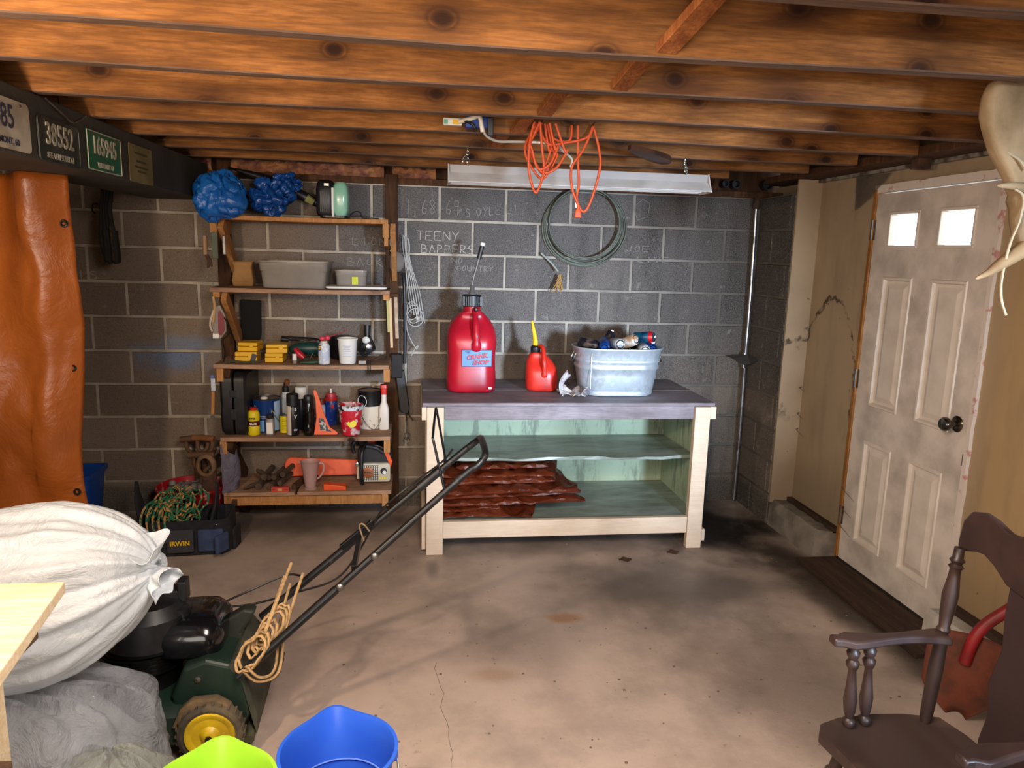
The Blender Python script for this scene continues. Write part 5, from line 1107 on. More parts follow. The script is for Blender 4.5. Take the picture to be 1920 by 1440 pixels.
# wiring box on the joist
eb = thing('wiring_box', 'open blue junction box with white and yellow wires on a ceiling joist', 'junction box', (1.50, -1.55, 2.12))
MB().b2((1.475, -1.575, 2.118), (1.580, -1.532, 2.160)).build('box', pm('box_blue', '24479a', .5), eb, bevel=.003)
MB().b2((1.388, -1.560, 2.125), (1.462, -1.532, 2.152)).build('outlet', M_white, eb, bevel=.003); MB().b2((1.425, -1.563, 2.128), (1.450, -1.560, 2.146)).build('yellow_sticker', M_yellow, eb); MB().b2((1.390, -1.563, 2.128), (1.405, -1.560, 2.145)).build('green_sticker', pm('sticker_green', '6fae9a', .5), eb)
M_rom = pm('white_cable', 'd6cfc0', .5)
MB().tube(smooth([(1.45, -1.565, 2.138), (1.49, -1.59, 2.146), (1.525, -1.60, 2.155), (1.535, -1.60, 2.12), (1.540, -1.595, 2.10)], 4), .009, 8).build('wire', M_rom, eb, smooth=60)
MB().tube(smooth([(1.54, -1.59, 2.115), (1.555, -1.58, 2.088), (1.60, -1.56, 2.072), (1.66, -1.55, 2.074), (1.72, -1.55, 2.076)], 4), .0055, 8).build('wire', pm('grey_cable', '9a978e', .5), eb, smooth=60)
MB().tube(smooth([(1.72, -1.55, 2.076), (1.79, -1.55, 2.075), (1.86, -1.45, 2.085), (1.92, -1.30, 2.08), (1.975, -1.22, 2.06), (1.98, -1.18, 2.03)], 4), .0055, 8).build('wire', M_rom, eb, smooth=60)
MB().b2((1.560, -1.600, 2.085), (1.582, -1.576, 2.155)).build('black_plug', M_black, eb, bevel=.003)
MB().tube(smooth([(1.47, -1.58, 2.14), (1.50, -1.60, 2.125), (1.515, -1.59, 2.10)], 4), .006, 7).build('wire', M_black, eb, smooth=60)
# wooden paddle blade stored on the joists
single(MB().loft([[(x, y, z) for (x, y, z) in ring] for ring in [[(2.17+.28*t_, -1.46+.30*t_-w_/2, 2.096-.012*t_), (2.17+.28*t_, -1.46+.30*t_+w_/2, 2.096-.012*t_), (2.17+.28*t_, -1.46+.30*t_+w_/2, 2.080-.012*t_-.004), (2.17+.28*t_, -1.46+.30*t_-w_/2, 2.080-.012*t_-.004)] for t_, w_ in ((0, .05), (.3, .12), (.6, .17), (.85, .16), (.95, .11), (1, .04))]]),
       'wooden_paddle', pm('varnished_wood', '4a2814', .6, 0, '2e180a', 7), 'dark varnished wooden paddle blade stuck under the joists right of the orange cord', 'paddle', smooth=40)
# license plates on the beam
def plate(label, y0, y1, z0, z1, base, num, sub, col, tilt=0, corner=.018, raised=True, nsz=.085, ssz=.026, frame=None):
    o = thing('license_plate', label, 'license plate', (.0845, (y0+y1)/2, (z0+z1)/2), 0)
    w, h = y1-y0, z1-z0
    PM = Matrix.Translation((0, 0, 0)) @ axes((.0, 0, 0), (0, 1, 0), (0, 0, 1), (1, 0, 0)) @ Matrix.Rotation(R(tilt), 4, 'Z')
    MB().prism(rrect(w, h, corner, 4), .0025, PM @ Matrix.Translation((0, 0, .001))).build('plate', base, o, bevel=.0008, local=True)
    if frame: MB().tube([(x, y, .0035) for x, y in rrect(w-.008, h-.008, corner*.8, 4)], .0022, 5, True, PM).build('rim', frame, o, smooth=60, local=True)
    G = W[o.name] @ PM
    if num: text(num, nsz, col, o, G @ Matrix.Translation((0, h*.12, .0045)), sx=.80, bold=.0010, ext=.0012)
    if sub: text(sub, ssz, col, o, G @ Matrix.Translation((.0, -h*.34, .0042)), sx=.95, bold=.0006, ext=.0008)
    for s_ in (-1, 1): MB().lathe([(.005, 0), (.004, .003), (0, .004)], 8, PM @ Matrix.Translation((s_*w*.33, h*.42, .003))).build('screw', M_rust, o, local=True)
    return o
M_pw = pm('old_white_enamel', 'c9c2b0', .45, 0, 'a89f8c', 9, bump=.1); M_pd = pm('dark_green_enamel', '2c332f', .45, 0, '4a4c44', 12, (.5, .7), bump=.2); M_pg = pm('green_enamel', '1f6b48', .4, 0, '2b5e45', 9, bump=.1)
M_pn = pm('number_dark', '3a3a4c', .5); M_pc = pm('number_cream', 'b9b49f', .5, 0, '8f8a78', 22); M_po = pm('olive_card', '6e6337', .7, 0, '857a52', 6)
plate('white license plate with dark numbers cut off by the left edge', -2.30, -2.00, 1.903, 2.050, M_pw, '385', 'VERMONT, 60', M_pn, nsz=.095)
plate('dark green license plate with cream numbers, between the white and the bright green one', -1.955, -1.66, 1.892, 2.035, M_pd, '38552', 'SEE VERMONT 61', M_pc, frame=M_pd, nsz=.10)
plate('bright green license plate with white numbers and white rim', -1.600, -1.285, 1.901, 2.048, M_pg, '165945', 'VERMONT 67', M_pw, frame=M_pw, corner=.006, nsz=.092)
pp = plate('faded olive plate with worn lettering, farthest back on the beam', -1.20, -.925, 1.895, 2.052, M_po, '', '', M_pn, corner=.008)
for zz, ww in ((.045, .15), (.012, .12), (-.012, .16), (-.03, .10)):
    MB().b2((.0036, -ww/2, zz-.005), (.0042, ww/2, zz+.004)).build('worn_print', pm('worn_print', '4a4428', .7), pp, local=True)
single(MB().tube(smooth([(.095, -1.90, 2.09), (.10, -1.80, 2.06), (.097, -1.72, 2.045), (.10, -1.62, 2.085)], 4), .0035, 6), 'grey_wire', M_steel, 'thin grey wire bent across the beam above the dark green license plate', 'wire', smooth=60)
# black bundle hanging from the beam
sb_ = thing('black_strap_bundle', 'black folded strap bundle hanging from the beam in front of the block wall', 'strap', (-.345, -.34, 1.51))
for k in range(4):
    x = -.372+.015*k; MB().tube(smooth([(x+.012, -.308, 2.13), (x+.01, -.34, 1.92), (x, -.345-.006*k, 1.80), (x-.006*(2-k), -.34, 1.66), (x+.008, -.34, 1.545-.008*(k % 2)), (x+.016, -.345, 1.56), (x+.012, -.35, 1.70)], 4), [.010]*6+[.013]*6+[.018]*6+[.020]*4+[.018]*3, 7, flat=.7).build('strap_fold', pm('black_webbing', '0c0a09', .75, 0, '1a1410', 30), sb_, smooth=60)
MB().tube(smooth([(-.325, -.375, 1.72), (-.322, -.378, 1.66), (-.318, -.378, 1.58), (-.322, -.375, 1.54)], 4), .007, 6).build('edge_braid', pm('brown_braid', '4a3418', .8, 0, '1c140c', 60), sb_, smooth=60)
MB().tube(smooth([(-.385, -.35, 1.835), (-.412, -.35, 1.83), (-.418, -.35, 1.80), (-.404, -.35, 1.785)], 4), .005, 6).build('hook', M_blackm, sb_, smooth=60)
# tarp curtain
tc = thing('tarp_curtain', 'orange brown tarpaulin hanging as a curtain under the beam at the left', 'tarpaulin', (-.6, -1.4, 0))
def tarpfn(u, v):
    x = -1.75+1.70*u; z = .03+1.86*v; q = 1-v
    f = .06*math.sin(x*11+.6*math.sin(z*2))*(.5+.5*v)+.035*math.sin(x*24+1.5*z)*v+.018*mnoise.noise((x*5, z*3, 2))*2+.012*(1-abs(mnoise.noise((x*9, z*5, 7)))*2)
    r_ = 1 if u < .99 else 1
    return (x-.055*q*u+.012*math.sin(z*6)*(u > .9), -1.42-.25*(1-u)+f, z)
MB().grid(tarpfn, 150, 60).build('sheet', M_tarp, tc, smooth=60, solid=.002)
for z in (1.705, 1.13, .61):
    x = -.078-.055*(1-(z-.03)/1.86); yv = tarpfn(.985, (z-.03)/1.86)[1]
    MB().tube([(x+.011*math.cos(2*PI*k/14), yv-.004, z+.011*math.sin(2*PI*k/14)) for k in range(14)], .005, 6, True).build('grommet', pm('grommet_metal', '3a3c3a', .35, .8), tc, smooth=60)
# ============================================================ LEFT BACK CORNER
bn = thing('blue_bin', 'blue plastic recycling bin on the floor behind the tarp curtain', 'bin', (-.70, -.22, 0))
MB().loft([[(x, y, z) for x, y in rrect(w_, d_, .03, 3)] for z, w_, d_ in ((0, .24, .20), (.31, .30, .26), (.312, .325, .285), (.335, .325, .285), (.335, .30, .26), (.02, .22, .18))]).build('bin_body', M_blue, bn, smooth=30, local=True)
rb = thing('red_basin', 'red basin with white speckles behind the tool bag by the wall', 'basin', (-.02, -.26, 0))
MB().lathe([(.13, 0), (.15, .01), (.185, .235), (.195, .238), (.195, .25), (.185, .25), (.145, .03), (0, .025)], 30).build('basin_body', pm('red_enamel', 'a81824', .35, 0, 'd8a8a8', 18, (.56, .64)), rb, smooth=40, local=True)
gr_ = MB(); [gr_.ball((random.uniform(-.12, .1), random.uniform(-.10, .06), .235+random.uniform(0, .02)), random.uniform(.015, .03), 7) for k in range(22)]
gr_.build('contents', pm('dark_oddments', '3a3634', .6, 0, '8a8480', 15), rb, smooth=60, local=True)['kind'] = 'stuff'
# D-handled tools
M_old = pm('old_tool_wood', '6b4c34', .75, 0, '4a3424', 9, bump=.3)
def dh(nm, lab_, x, y, z, w_, tilt, m_, yl=.0):
    o = thing(nm, lab_, 'tool', (x, y, 0), 0)
    M_ = Matrix.Translation((x, y, z)) @ Matrix.Rotation(R(tilt), 4, 'Z')
    MB().tube([(-w_/2, 0, 0), (-w_*.1, 0, .004), (w_/2, 0, 0)], [.018, .020, .018], 10, M=M_).build('grip', m_, o, smooth=50)
    MB().tube(smooth([(-w_*.30, 0, -.005), (-w_*.28, 0, -.06), (-.01, 0, -.10), (0, 0, -.16)], 3), .012, 8, M=M_).build('fork', M_old, o, smooth=50)
    MB().tube(smooth([(w_*.40, 0, -.005), (w_*.36, 0, -.06), (.01, 0, -.10), (0, 0, -.16)], 3), .012, 8, M=M_).build('fork', M_old, o, smooth=50)
    MB().tube([(0, 0, -.15), (.0, .04, .01-z)], .018, 8, M=M_).build('shaft', M_old, o, smooth=50)
dh('garden_tool', 'rusty tool with a long thin wooden grip, uppermost left in the corner group', -.015, -.16, .500, .17, 8, M_old)
dh('garden_tool', 'D handled tool with a bright brown wooden grip, uppermost in the corner group', .040, -.19, .510, .13, -12, pm('brown_grip', '8a5a34', .6, 0, '6e4526', 8))
dh('garden_tool', 'dark D handled tool with a lower thick wooden grip behind the tool bag', .045, -.27, .430, .14, 4, M_old)
sd = thing('wooden_saw', 'old saw with a rounded wooden handle leaning upright behind the tool bag', 'saw', (.09, -.33, 0))
MB().tube([(.085+.045*math.cos(2*PI*k/18), -.33, .385+.058*math.sin(2*PI*k/18)) for k in range(18)], .017, 8, True, flat=.7).build('saw_handle', pm('worn_tan_wood', '8a6a4c', .7, 0, '5e4632', 9), sd, smooth=60)
MB().prism([(-.03, .0), (.035, .0), (.055, .34), (-.02, .33)], .004, FRONT(.085, -.33, .004)).build('saw_blade', M_rust, sd)
# tool bag
tb = thing('tool_bag', 'open dark blue and black canvas tool bag full of rope on the floor', 'tool bag', (.075, -.60, 0), R(4))
M_canv = pm('black_canvas', '16171c', .9, 0, '22242c', 30, bump=.3); M_nav = pm('navy_canvas', '2c3a5a', .9, 0, '38486c', 20, bump=.3)
rr = lambda w_, d_, z: [(x, y, z) for x, y in rrect(w_, d_, .05, 4)]
MB().loft([rr(.40, .22, 0), rr(.42, .24, .01), rr(.43, .25, .12), rr(.42, .26, .20), rr(.40, .24, .20), rr(.40, .22, .03)]).build('bag_body', M_canv, tb, smooth=35, local=True)
for x0, x1, nm in ((-.10, .035, 'grey'), (.055, .185, 'navy')):
    MB().b2((x0, -.150, .03), (x1, -.125, .155)).build('pocket', pm('charcoal_canvas', '34343a', .9) if nm == 'grey' else M_nav, tb, bevel=.012, seg=3, local=True)
MB().b2((-.102, -.156, .09), (.037, -.150, .162)).build('pocket_flap', pm('charcoal_canvas', ''), tb, bevel=.003, local=True)
text('IRWIN', .034, pm('logo_yellow', 'e0b81c', .5), tb, W[tb.name] @ FRONT(-.030, -.157, .088) , bold=.0012, name='lettering')
for s_, q in ((-1, .02), (1, 0)):
    MB().grid(lambda u, v: ((-.235 if s_ < 0 else .105)+s_*.035*v*math.sin(v*2), -.10+.2*u*(1-.0*v)+(.0 if u < .5 else -.0)+(.06*v*(1-2*u)), .12+.25*v*math.sin(PI*(.2+.6*u))+q), 10, 8).build('end_flap', M_canv, tb, smooth=60, solid=.012, local=True)
MB().box((.245, -.06, .09), (.022, .09, .10), Matrix.Rotation(R(-30), 4, 'Z')).build('side_pocket', M_nav, tb, bevel=.008, local=True); MB().box((.225, .03, .06), (.022, .10, .12), Matrix.Rotation(R(-10), 4, 'Z')).build('side_pocket', M_canv, tb, bevel=.008, local=True)
MB().ball((.150, -.128, .175), .006, 8).build('rivet', M_chrome, tb, smooth=60, local=True)
rp = thing('green_rope', 'tangled green and orange flecked rope heaped in the tool bag', 'rope', (.03, -.60, .2))
t = NT('green_rope_fibre'); co = t.co('Object'); t.set(rough=.8)
t.base(t.mix(t.ramp(t.noise(co, 42, 2), [(.50, 0.0), (.56, 1.0)]), '1f6b4a', 'b98a52')); t.bump(t.noise(co, 160, 2), .5, .002); M_rope = t.m
for k in range(24):
    cx, cy_, cz = .0+random.uniform(-.10, .10), -.60+random.uniform(-.07, .05), .19+random.uniform(0, .085); ax = Vector((random.uniform(-1, 1), random.uniform(-1.2, -.3), random.uniform(-.4, .8))).normalized(); u_ = ax.orthogonal().normalized(); v_ = ax.cross(u_); r1 = random.uniform(.06, .10); r2 = random.uniform(.035, .06)
    pts = [Vector((cx, cy_, cz))+u_*r1*math.cos(2*PI*q/24)+v_*r2*math.sin(2*PI*q/24)+Vector((0, 0, .01*math.sin(q*1.7+k))) for q in range(24)]
    pts = [Vector((min(.20, max(-.14, p.x)), p.y, max(.10, p.z))) for p in pts]
    MB().tube(pts, .0058, 6, True).build('rope_loop', M_rope, rp, smooth=60)
for k in range(5):
    x = -.13+.03*k; MB().tube(smooth([(x+.05, -.62, .26), (x+.01, -.68, .28), (x-.01, -.735, .22), (x, -.745, .14-.012*k)], 4), .0058, 6).build('rope_loop', M_rope, rp, smooth=60)
# ============================================================ LAWN MOWER
mw = thing('lawn_mower', 'old dark green push lawn mower with black engine and yellow near wheel hub', 'lawn mower', (.66, -2.14, 0), R(2))
M_mg = pm('mower_green', '10281f', .5, 0, '1c2a20', 7, bump=.15); M_tire = pm('dirty_tyre', '2c2823', .9, 0, '5e5240', 9, bump=.5); M_hub = pm('yellow_hub', 'd9b81a', .4, 0, 'b08f18', 10); M_hubd = pm('dirty_hub', '4a3c14', .8)
def wheel(x, y, r, out, hub):
    A = axes((x, y, r), (1, 0, 0), (0, 0, 1), (0, -out, 0))
    mb = MB().lathe([(r*.64, -.02), (r*.88, -.024), (r*.98, -.018), (r, -.006), (r, .010), (r*.97, .020), (r*.86, .025), (r*.76, .022)], 30, A, (True, False))
    for k in range(26):
        a = 2*PI*k/26; mb.box((r*math.cos(a), r*math.sin(a), 0), (.006, .008, .036), A)
    ty = mb.build('tyre', M_tire, mw, smooth=40, local=True)
    MB().lathe([(r*.77, .0200), (r*.74, .027), (r*.66, .027), (r*.56, .020), (r*.34, .016), (r*.27, .024), (r*.18, .034), (r*.12, .036), (0, .037)], 30, A).build('wheel_hub', hub, ty, smooth=40, local=True)
    MB().lathe([(.010, .034), (.010, .044), (0, .045)], 10, A).build('axle_nut', M_black, ty, smooth=40, local=True)
wheel(-.03, -.215, .103, 1, M_hub); wheel(.03, .215, .103, -1, M_hubd); wheel(-.60, -.235, .085, 1, M_hub); wheel(-.60, .235, .085, -1, M_hubd)
MB().loft([[(x, y, z) for x, y in [(p-.30, q) for p, q in rrect(w_, d_, .12, 5)]] for z, w_, d_ in ((.055, .56, .40), (.07, .58, .42), (.15, .56, .40), (.175, .50, .34), (.18, .30, .2))]).build('deck', M_mg, mw, smooth=40, local=True)
MB().prism([(-.14, .06), (.045, .055), (.085, .12), (.07, .24), (.03, .30), (-.05, .325), (-.12, .30), (-.16, .20)], .33, FRONT(0, .165, 0)).build('rear_housing', M_mg, mw, bevel=.014, seg=3, local=True)
MB().prism([(.035, .31), (.075, .25), (.105, .12), (.10, .05), (.085, .12), (.06, .24), (.02, .30)], .34, FRONT(0, .17, 0)).build('rear_flap', pm('flap_grey', '2e3028', .85, 0, '4c4a3a', 9), mw, local=True)
MB().tube([(.08, -.19, .045), (.075, .20, .12)], .016, 10).build('drag_bar', pm('dirty_tube', '5c5a3c', .8, 0, '3a3828', 12), mw, smooth=50, local=True)
MB().loft([[(-.045+x, -.205+y*.25, z) for x, y in rrect(w_, .15, .018, 3)] for z, w_ in ((.13, .20), (.19, .15), (.215, .08))]).build('wheel_guard', pm('grassy_fender', '4c4030', .95, 0, '6e5a3e', 15, bump=.8), mw, smooth=40, local=True)
MB().lathe([(.010, 0), (.010, .004), (0, .006)], 10, FRONT(-.075, -.166, .26)).build('bolt', M_chrome, mw, smooth=40, local=True)
MB().lathe([(.11, .17), (.11, .24), (.13, .25), (.13, .30), (.12, .34)], 24, Matrix.Translation((-.28, 0, 0))).build('engine_block', M_blackm, mw, smooth=40, local=True)
fin = MB(); [fin.lathe([(.138, .255+.014*k), (.138, .260+.014*k)], 20, Matrix.Translation((-.28, 0, 0))) for k in range(6)]; fin.build('cooling_fins', M_blackm, mw, smooth=40, local=True)
MB().lathe([(.125, .33), (.135, .345), (.13, .44), (.10, .475), (.05, .485), (0, .487)], 28, Matrix.Translation((-.255, -.02, 0))).build('recoil_cover', M_black, mw, smooth=35, local=True)
MB().loft([[(p-.115, q-.01, z) for p, q in rrect(w_, d_, .055, 5)] for z, w_, d_ in ((.30, .17, .20), (.315, .20, .24), (.36, .215, .26), (.385, .21, .255), (.42, .17, .21), (.43, .12, .16))]).build('fuel_tank', pm('glossy_tank', '0d0e12', .18, coat=.5), mw, smooth=40, local=True)
MB().lathe([(.028, .425), (.030, .43), (.030, .455), (.024, .458), (0, .459)], 18, Matrix.Translation((-.15, -.05, 0))).build('fuel_cap', M_black, mw, smooth=40, local=True)
MB().box((-.150, .0, .495), (.030, .055, .075)).build('pull_handle', M_black, mw, bevel=.006, local=True); MB().box((-.185, .0, .478), (.05, .06, .05)).build('control_lever', M_black, mw, bevel=.006, local=True)
MB().box((-.02, .07, .30), (.06, .07, .03)).build('warning_label', pm('yellow_red_label', 'c8a828', .5, 0, '8a2a28', 18, (.5, .55)), mw, local=True)
MB().prism([(-.11, .315), (-.04, .395), (.02, .43), (.06, .42), (.01, .34), (.03, .26), (-.02, .22)], .05, FRONT(.02, .05, -.02)).build('handle_bracket', pm('dark_olive', '23261e', .6), mw, bevel=.01, local=True)
# handle tubes: near and far, U-shaped end
def P3(x, y, z): return W[mw.name].inverted() @ Vector((x, y, z))
n0, n1 = Vector((.735, -2.325, .285)), Vector((1.43, -2.19, .880)); f0, f1 = Vector((.76, -1.99, .33)), Vector((1.43, -1.93, .880))
hd_ = [n0, n0.lerp(n1, .5), n1, Vector((1.485, -2.185, .920)), Vector((1.512, -2.175, .945)), Vector((1.522, -2.15, .962)), Vector((1.522, -2.05, .970)), Vector((1.522, -1.97, .966)), Vector((1.512, -1.94, .950)), Vector((1.485, -1.93, .925)), f1, f0.lerp(f1, .5), f0]
MB().tube(smooth(hd_, 5), .0125, 10).build('handle_tube', pm('handle_black', '17181a', .35, .2, '33322e', 40, (.58, .66)), mw, smooth=60)
MB().tube([Vector(n0).lerp(n1, -.02), n0.lerp(n1, .42)], .0150, 10).build('lower_handle', pm('handle_black', ''), mw, smooth=60); MB().tube([Vector(f0).lerp(f1, -.05), f0.lerp(f1, .42)], .0150, 10).build('lower_handle', pm('handle_black', ''), mw, smooth=60)
MB().tube([f0.lerp(f1, .80), f0.lerp(f1, .93)], .0175, 10).build('grip_sleeve', M_black, mw, smooth=60)
MB().tube(smooth([n0.lerp(n1, .93)+Vector((0, 0, .01)), Vector((1.345, -2.17, 1.005)), Vector((1.343, -2.14, 1.020)), Vector((1.355, -1.97, 1.065)), Vector((1.362, -1.945, 1.055)), f0.lerp(f1, .95)+Vector((0, 0, .01))], 5), .0045, 8).build('control_bail', M_blackm, mw, smooth=60)
MB().bar(n0.lerp(n1, .50)+Vector((0, .01, .01)), f0.lerp(f1, .48)+Vector((-.0, -.01, .0)), .016, .030).build('cross_brace', M_blackm, mw, bevel=.003); MB().bar(f0.lerp(f1, .38)+Vector((0, -.015, .02)), f0.lerp(f1, .55)+Vector((0, -.015, .02)), .02, .022).build('bracket', M_blackm, mw, bevel=.003)
for q in (.44, .60):
    MB().ball(n0.lerp(n1, q)+Vector((0, -.014, 0)), (.014, .008, .014), 10).build('bolt', M_steel, mw, smooth=60)
MB().tube(smooth([(.60, -2.02, .36), (.70, -1.97, .345), (.86, -2.0, .40), (1.0, -2.03, .46), (1.08, -2.0, .55), (1.16, -1.96, .69), (1.25, -1.95, .77), (1.38, -1.95, .87), (1.42, -1.95, .92)], 5), .0042, 6).build('control_cable', M_black, mw, smooth=60)
MB().tube(smooth([(.60, -2.0, .37), (.68, -1.93, .38), (.80, -1.90, .42), (.86, -1.93, .43)], 5), .0042, 6).build('control_cable', M_black, mw, smooth=60)
MB().tube(smooth([(1.10, -2.02, .60), (1.085, -2.03, .66), (1.10, -2.04, .67), (1.12, -2.03, .64)], 4), .003, 6).build('cable_tie', pm('tan_cord', '8a7458', .8), mw, smooth=60)
tw = thing('twine_bundle', 'tan twine wound around the base of the mower handle', 'twine', (.77, -2.2, .38))
M_tw = pm('sisal_twine', 'b59468', .9, 0, '94774e', 60, bump=.8)
for k in range(9):
    a = random.uniform(-.015, .015); c = Vector((.76+.008*k, -2.32+.012*k, .345+.008*k)); u_ = Vector((.6, .1, .65)).normalized(); v_ = Vector((.5, -.55, -.45)).normalized()
    MB().tube([c+u_*(.050+a)*math.cos(2*PI*q/18)+v_*(.030+a*.5)*math.sin(2*PI*q/18)+Vector((0, 0, .006*math.sin(q*2+k))) for q in range(18)], .0052, 6, True).build('twine_loop', M_tw, tw, smooth=60)
for pts in (((.80, -2.28, .40), (.825, -2.20, .47), (.835, -2.12, .50), (.85, -2.06, .54)), ((.79, -2.30, .38), (.815, -2.22, .45), (.82, -2.14, .47), (.83, -2.08, .50)), ((.74, -2.34, .30), (.78, -2.33, .255), (.84, -2.30, .265), (.85, -2.22, .36), (.87, -2.12, .44), (.89, -2.06, .50)), ((.755, -2.35, .32), (.79, -2.34, .275), (.83, -2.30, .28), (.83, -2.2, .38), (.85, -2.1, .48))):
    MB().tube(smooth(pts, 5), .0052, 6).build('twine_loop', M_tw, tw, smooth=60)
single(MB().tube(smooth([(.70, -2.22, .085), (.735, -2.235, .105), (.76, -2.24, .13), (.745, -2.22, .15), (.72, -2.20, .13)], 4), .004, 5), 'straw_tuft', M_tw, 'small tuft of straw snagged on the rear bar of the mower', 'straw', smooth=60)
# ============================================================ BAGS, BOARD, BUCKETS
M_wbag = mat_plastic_film('white_bag_film', 'dce3ea', .06, .30, 7, .45); M_cbag = mat_plastic_film('clear_bag_film', 'c0c4cc', .55, .16, 9, 1.0); M_cbag2 = mat_plastic_film('grey_bag_film', 'c0c4ba', .5, .18, 9, 1.0)
ub = thing('white_trash_bag', 'full white plastic trash bag with a gathered knot, lying on the clear one', 'trash bag', (-.15, -2.38, .45))
KX = Vector((.548, -2.49, .722))
def ubfn(u, v):     # v runs from the far left end to the gathered neck at the right
    a = 2*PI*u; s = v; c_, s_ = math.cos(a), math.sin(a)
    g = max(0, (s-.72)/.28)
    prof = max(.10, (1-g**2.3)**.55 if g > 0 else math.sin(min(1, s*3+.1)*PI/2))
    cx = -.85+1.405*s; cy_ = -2.49; cz = .650+.075*g**1.2
    pl = .075*max(0, (s-.60)/.40)*math.sin(a*13+2.5*mnoise.noise((s*5, c_, s_)))+.03*max(0, (s-.5)/.5)*math.sin(a*29+s*4)
    w_ = 1+pl+.07*mnoise.noise((c_*1.3, s_*1.3, s*3))+.035*((1-abs(mnoise.noise((c_*2.5, s_*2.5, s*7)))*2.2)-.3)+.02*(1-abs(mnoise.noise((c_*6+s*4, s_*6, s*12)))*2)
    return (cx+.03*g*mnoise.noise((c_*2, s_*2, 3)), cy_+.245*prof*w_*c_, cz+.245*prof*w_*s_)
MB().grid(ubfn, 150, 110, cu=True).build('bag_body', M_wbag, ub, smooth=60)
kt = MB()
def ruffle(c, d, r0, r1, L, seed, n=60, m=16):
    d = Vector(d).normalized(); u_ = d.orthogonal().normalized(); v_ = d.cross(u_); c = Vector(c)
    def fn(u, v):
        a = 2*PI*u; r = r0+(r1-r0)*v**.8; r *= 1+.20*v*math.sin(a*3+seed)+.10*v*math.sin(a*7+seed*2); p = c+d*L*(v-.25*v*v)+u_*r*math.cos(a)+v_*r*math.sin(a)*.75
        return p+d*.008*math.sin(a*5+seed)*v
    return MB().grid(fn, n, m, cu=True)
ruffle(KX+Vector((-.035, 0, .01)), (.10, -.35, .95), .035, .070, .105, 1).build('knot_ruffle', M_wbag, ub, smooth=60, solid=.0015)
ruffle(KX+Vector((-.01, -.01, -.01)), (.9, -.5, -.25), .028, .050, .085, 4).build('knot_ruffle', M_wbag, ub, smooth=60, solid=.0015)
MB().tube([KX+Vector((.030*math.cos(2*PI*k/20)*.3, .036*math.cos(2*PI*k/20), .036*math.sin(2*PI*k/20))) for k in range(20)], .014, 8, True).build('knot', M_wbag, ub, smooth=60)
def lump(c, r, seed, amp, fr=2.0, nu=90, nv=60, flatb=None):
    def fn(u, v):
        a = 2*PI*u; b = -PI/2+PI*(.01+.98*v); d = Vector((math.cos(b)*math.cos(a), math.cos(b)*math.sin(a), math.sin(b)))
        k = 1+amp*mnoise.noise(d*fr+Vector((seed, 0, 0)))+amp*.6*((1-abs(mnoise.noise(d*fr*2.4+Vector((0, seed, 0))))*2)-.5)+amp*.25*((1-abs(mnoise.noise(Vector((d.x*9, d.y*9, d.z*3+seed))))*2)-.5)
        z = c[2]+r[2]*d.z*k; 
        if flatb is not None: z = max(flatb, z)
        return (c[0]+r[0]*d.x*k, c[1]+r[1]*d.y*k, z)
    return MB().grid(fn, nu, nv, cu=True)
def sack(c, r, seed, ex=.62, amp=.05, npl=13, pa=.045, nu=130, nv=80, zmin=.004):
    def fn(u, v):
        a = 2*PI*u; b = -PI/2+PI*(.01+.98*v); pw = lambda q, e_: math.copysign(abs(q)**e_, q)
        x, y, z = pw(math.cos(b), ex)*pw(math.cos(a), .8), pw(math.cos(b), ex)*pw(math.sin(a), .8), pw(math.sin(b), ex+.1)
        k = 1+amp*mnoise.noise((x*1.5+seed, y*1.5, z*1.5))*2+pa*math.sin(a*npl+3*mnoise.noise((x, y, z*2+seed))+seed)*(.35+.65*abs(z))+.030*((1-abs(mnoise.noise((x*3, y*3+seed, z*2)))*2.4)-.4)+.014*(1-abs(mnoise.noise((x*8, y*8, z*4+seed)))*2)
        return (c[0]+r[0]*x*k, c[1]+r[1]*y*k, max(zmin, c[2]+r[2]*z*k))
    return MB().grid(fn, nu, nv, cu=True)
lb2 = thing('clear_trash_bag', 'translucent full trash bag standing under the white one at the left', 'trash bag', (.14, -2.58, 0))
sack((.105, -2.56, .205), (.44, .235, .215), 2, pa=.07).build('bag_film', M_cbag, lb2, smooth=60)
sack((.10, -2.55, .20), (.39, .19, .17), 6, .8, .10, 7, .03, 60, 40, .012).build('crumpled_contents', pm('bag_contents', 'b4b6ba', .7, 0, '90928e', 5), lb2, smooth=60)
sb3 = thing('clear_trash_bag', 'smaller translucent bag with greenish bottom slumped in front of the lawn mower', 'trash bag', (.52, -2.70, 0))
sack((.485, -2.715, .150), (.165, .095, .160), 11, .7, .06, 7, .05).build('bag_film', M_cbag2, sb3, smooth=60)
sack((.48, -2.715, .12), (.13, .065, .10), 14, .8, .1, 5, .03, 50, 34, .012).build('crumpled_contents', pm('greenish_contents', '9a9c7c', .7, 0, '80846c', 6), sb3, smooth=60)
# raw pine bench top at the left edge, on legs
pbn = thing('pine_bench', 'raw pine bench cut off by the left edge of the picture', 'bench', (-.1, -3.05, 0))
M_raw = mat_wood('raw_pine', 'f4e6cc', 'ecd8b8', 'd8b68c', 'X', .7, .6, False, None, .05); M_rawd = mat_wood('weathered_board', '8a7058', '6e5846', '4a3a2e', 'Y', 1, .8, False)
MB().prism([(-1.0, -3.30), (.537, -3.30), (.467, -2.83), (-1.0, -2.83)], .028, Matrix.Translation((0, 0, .822))).build('top_board', M_raw, pbn, bevel=.003)
MB().b2((.335, -3.27, .735), (.425, -2.88, .8215)).build('cross_rail', M_rawd, pbn, bevel=.004)
MB().b2((.295, -2.93, .0), (.333, -2.87, .8215)).build('leg', M_raw, pbn, bevel=.003); MB().b2((.295, -3.20, .0), (.333, -3.14, .8215)).build('leg', M_raw, pbn, bevel=.003)
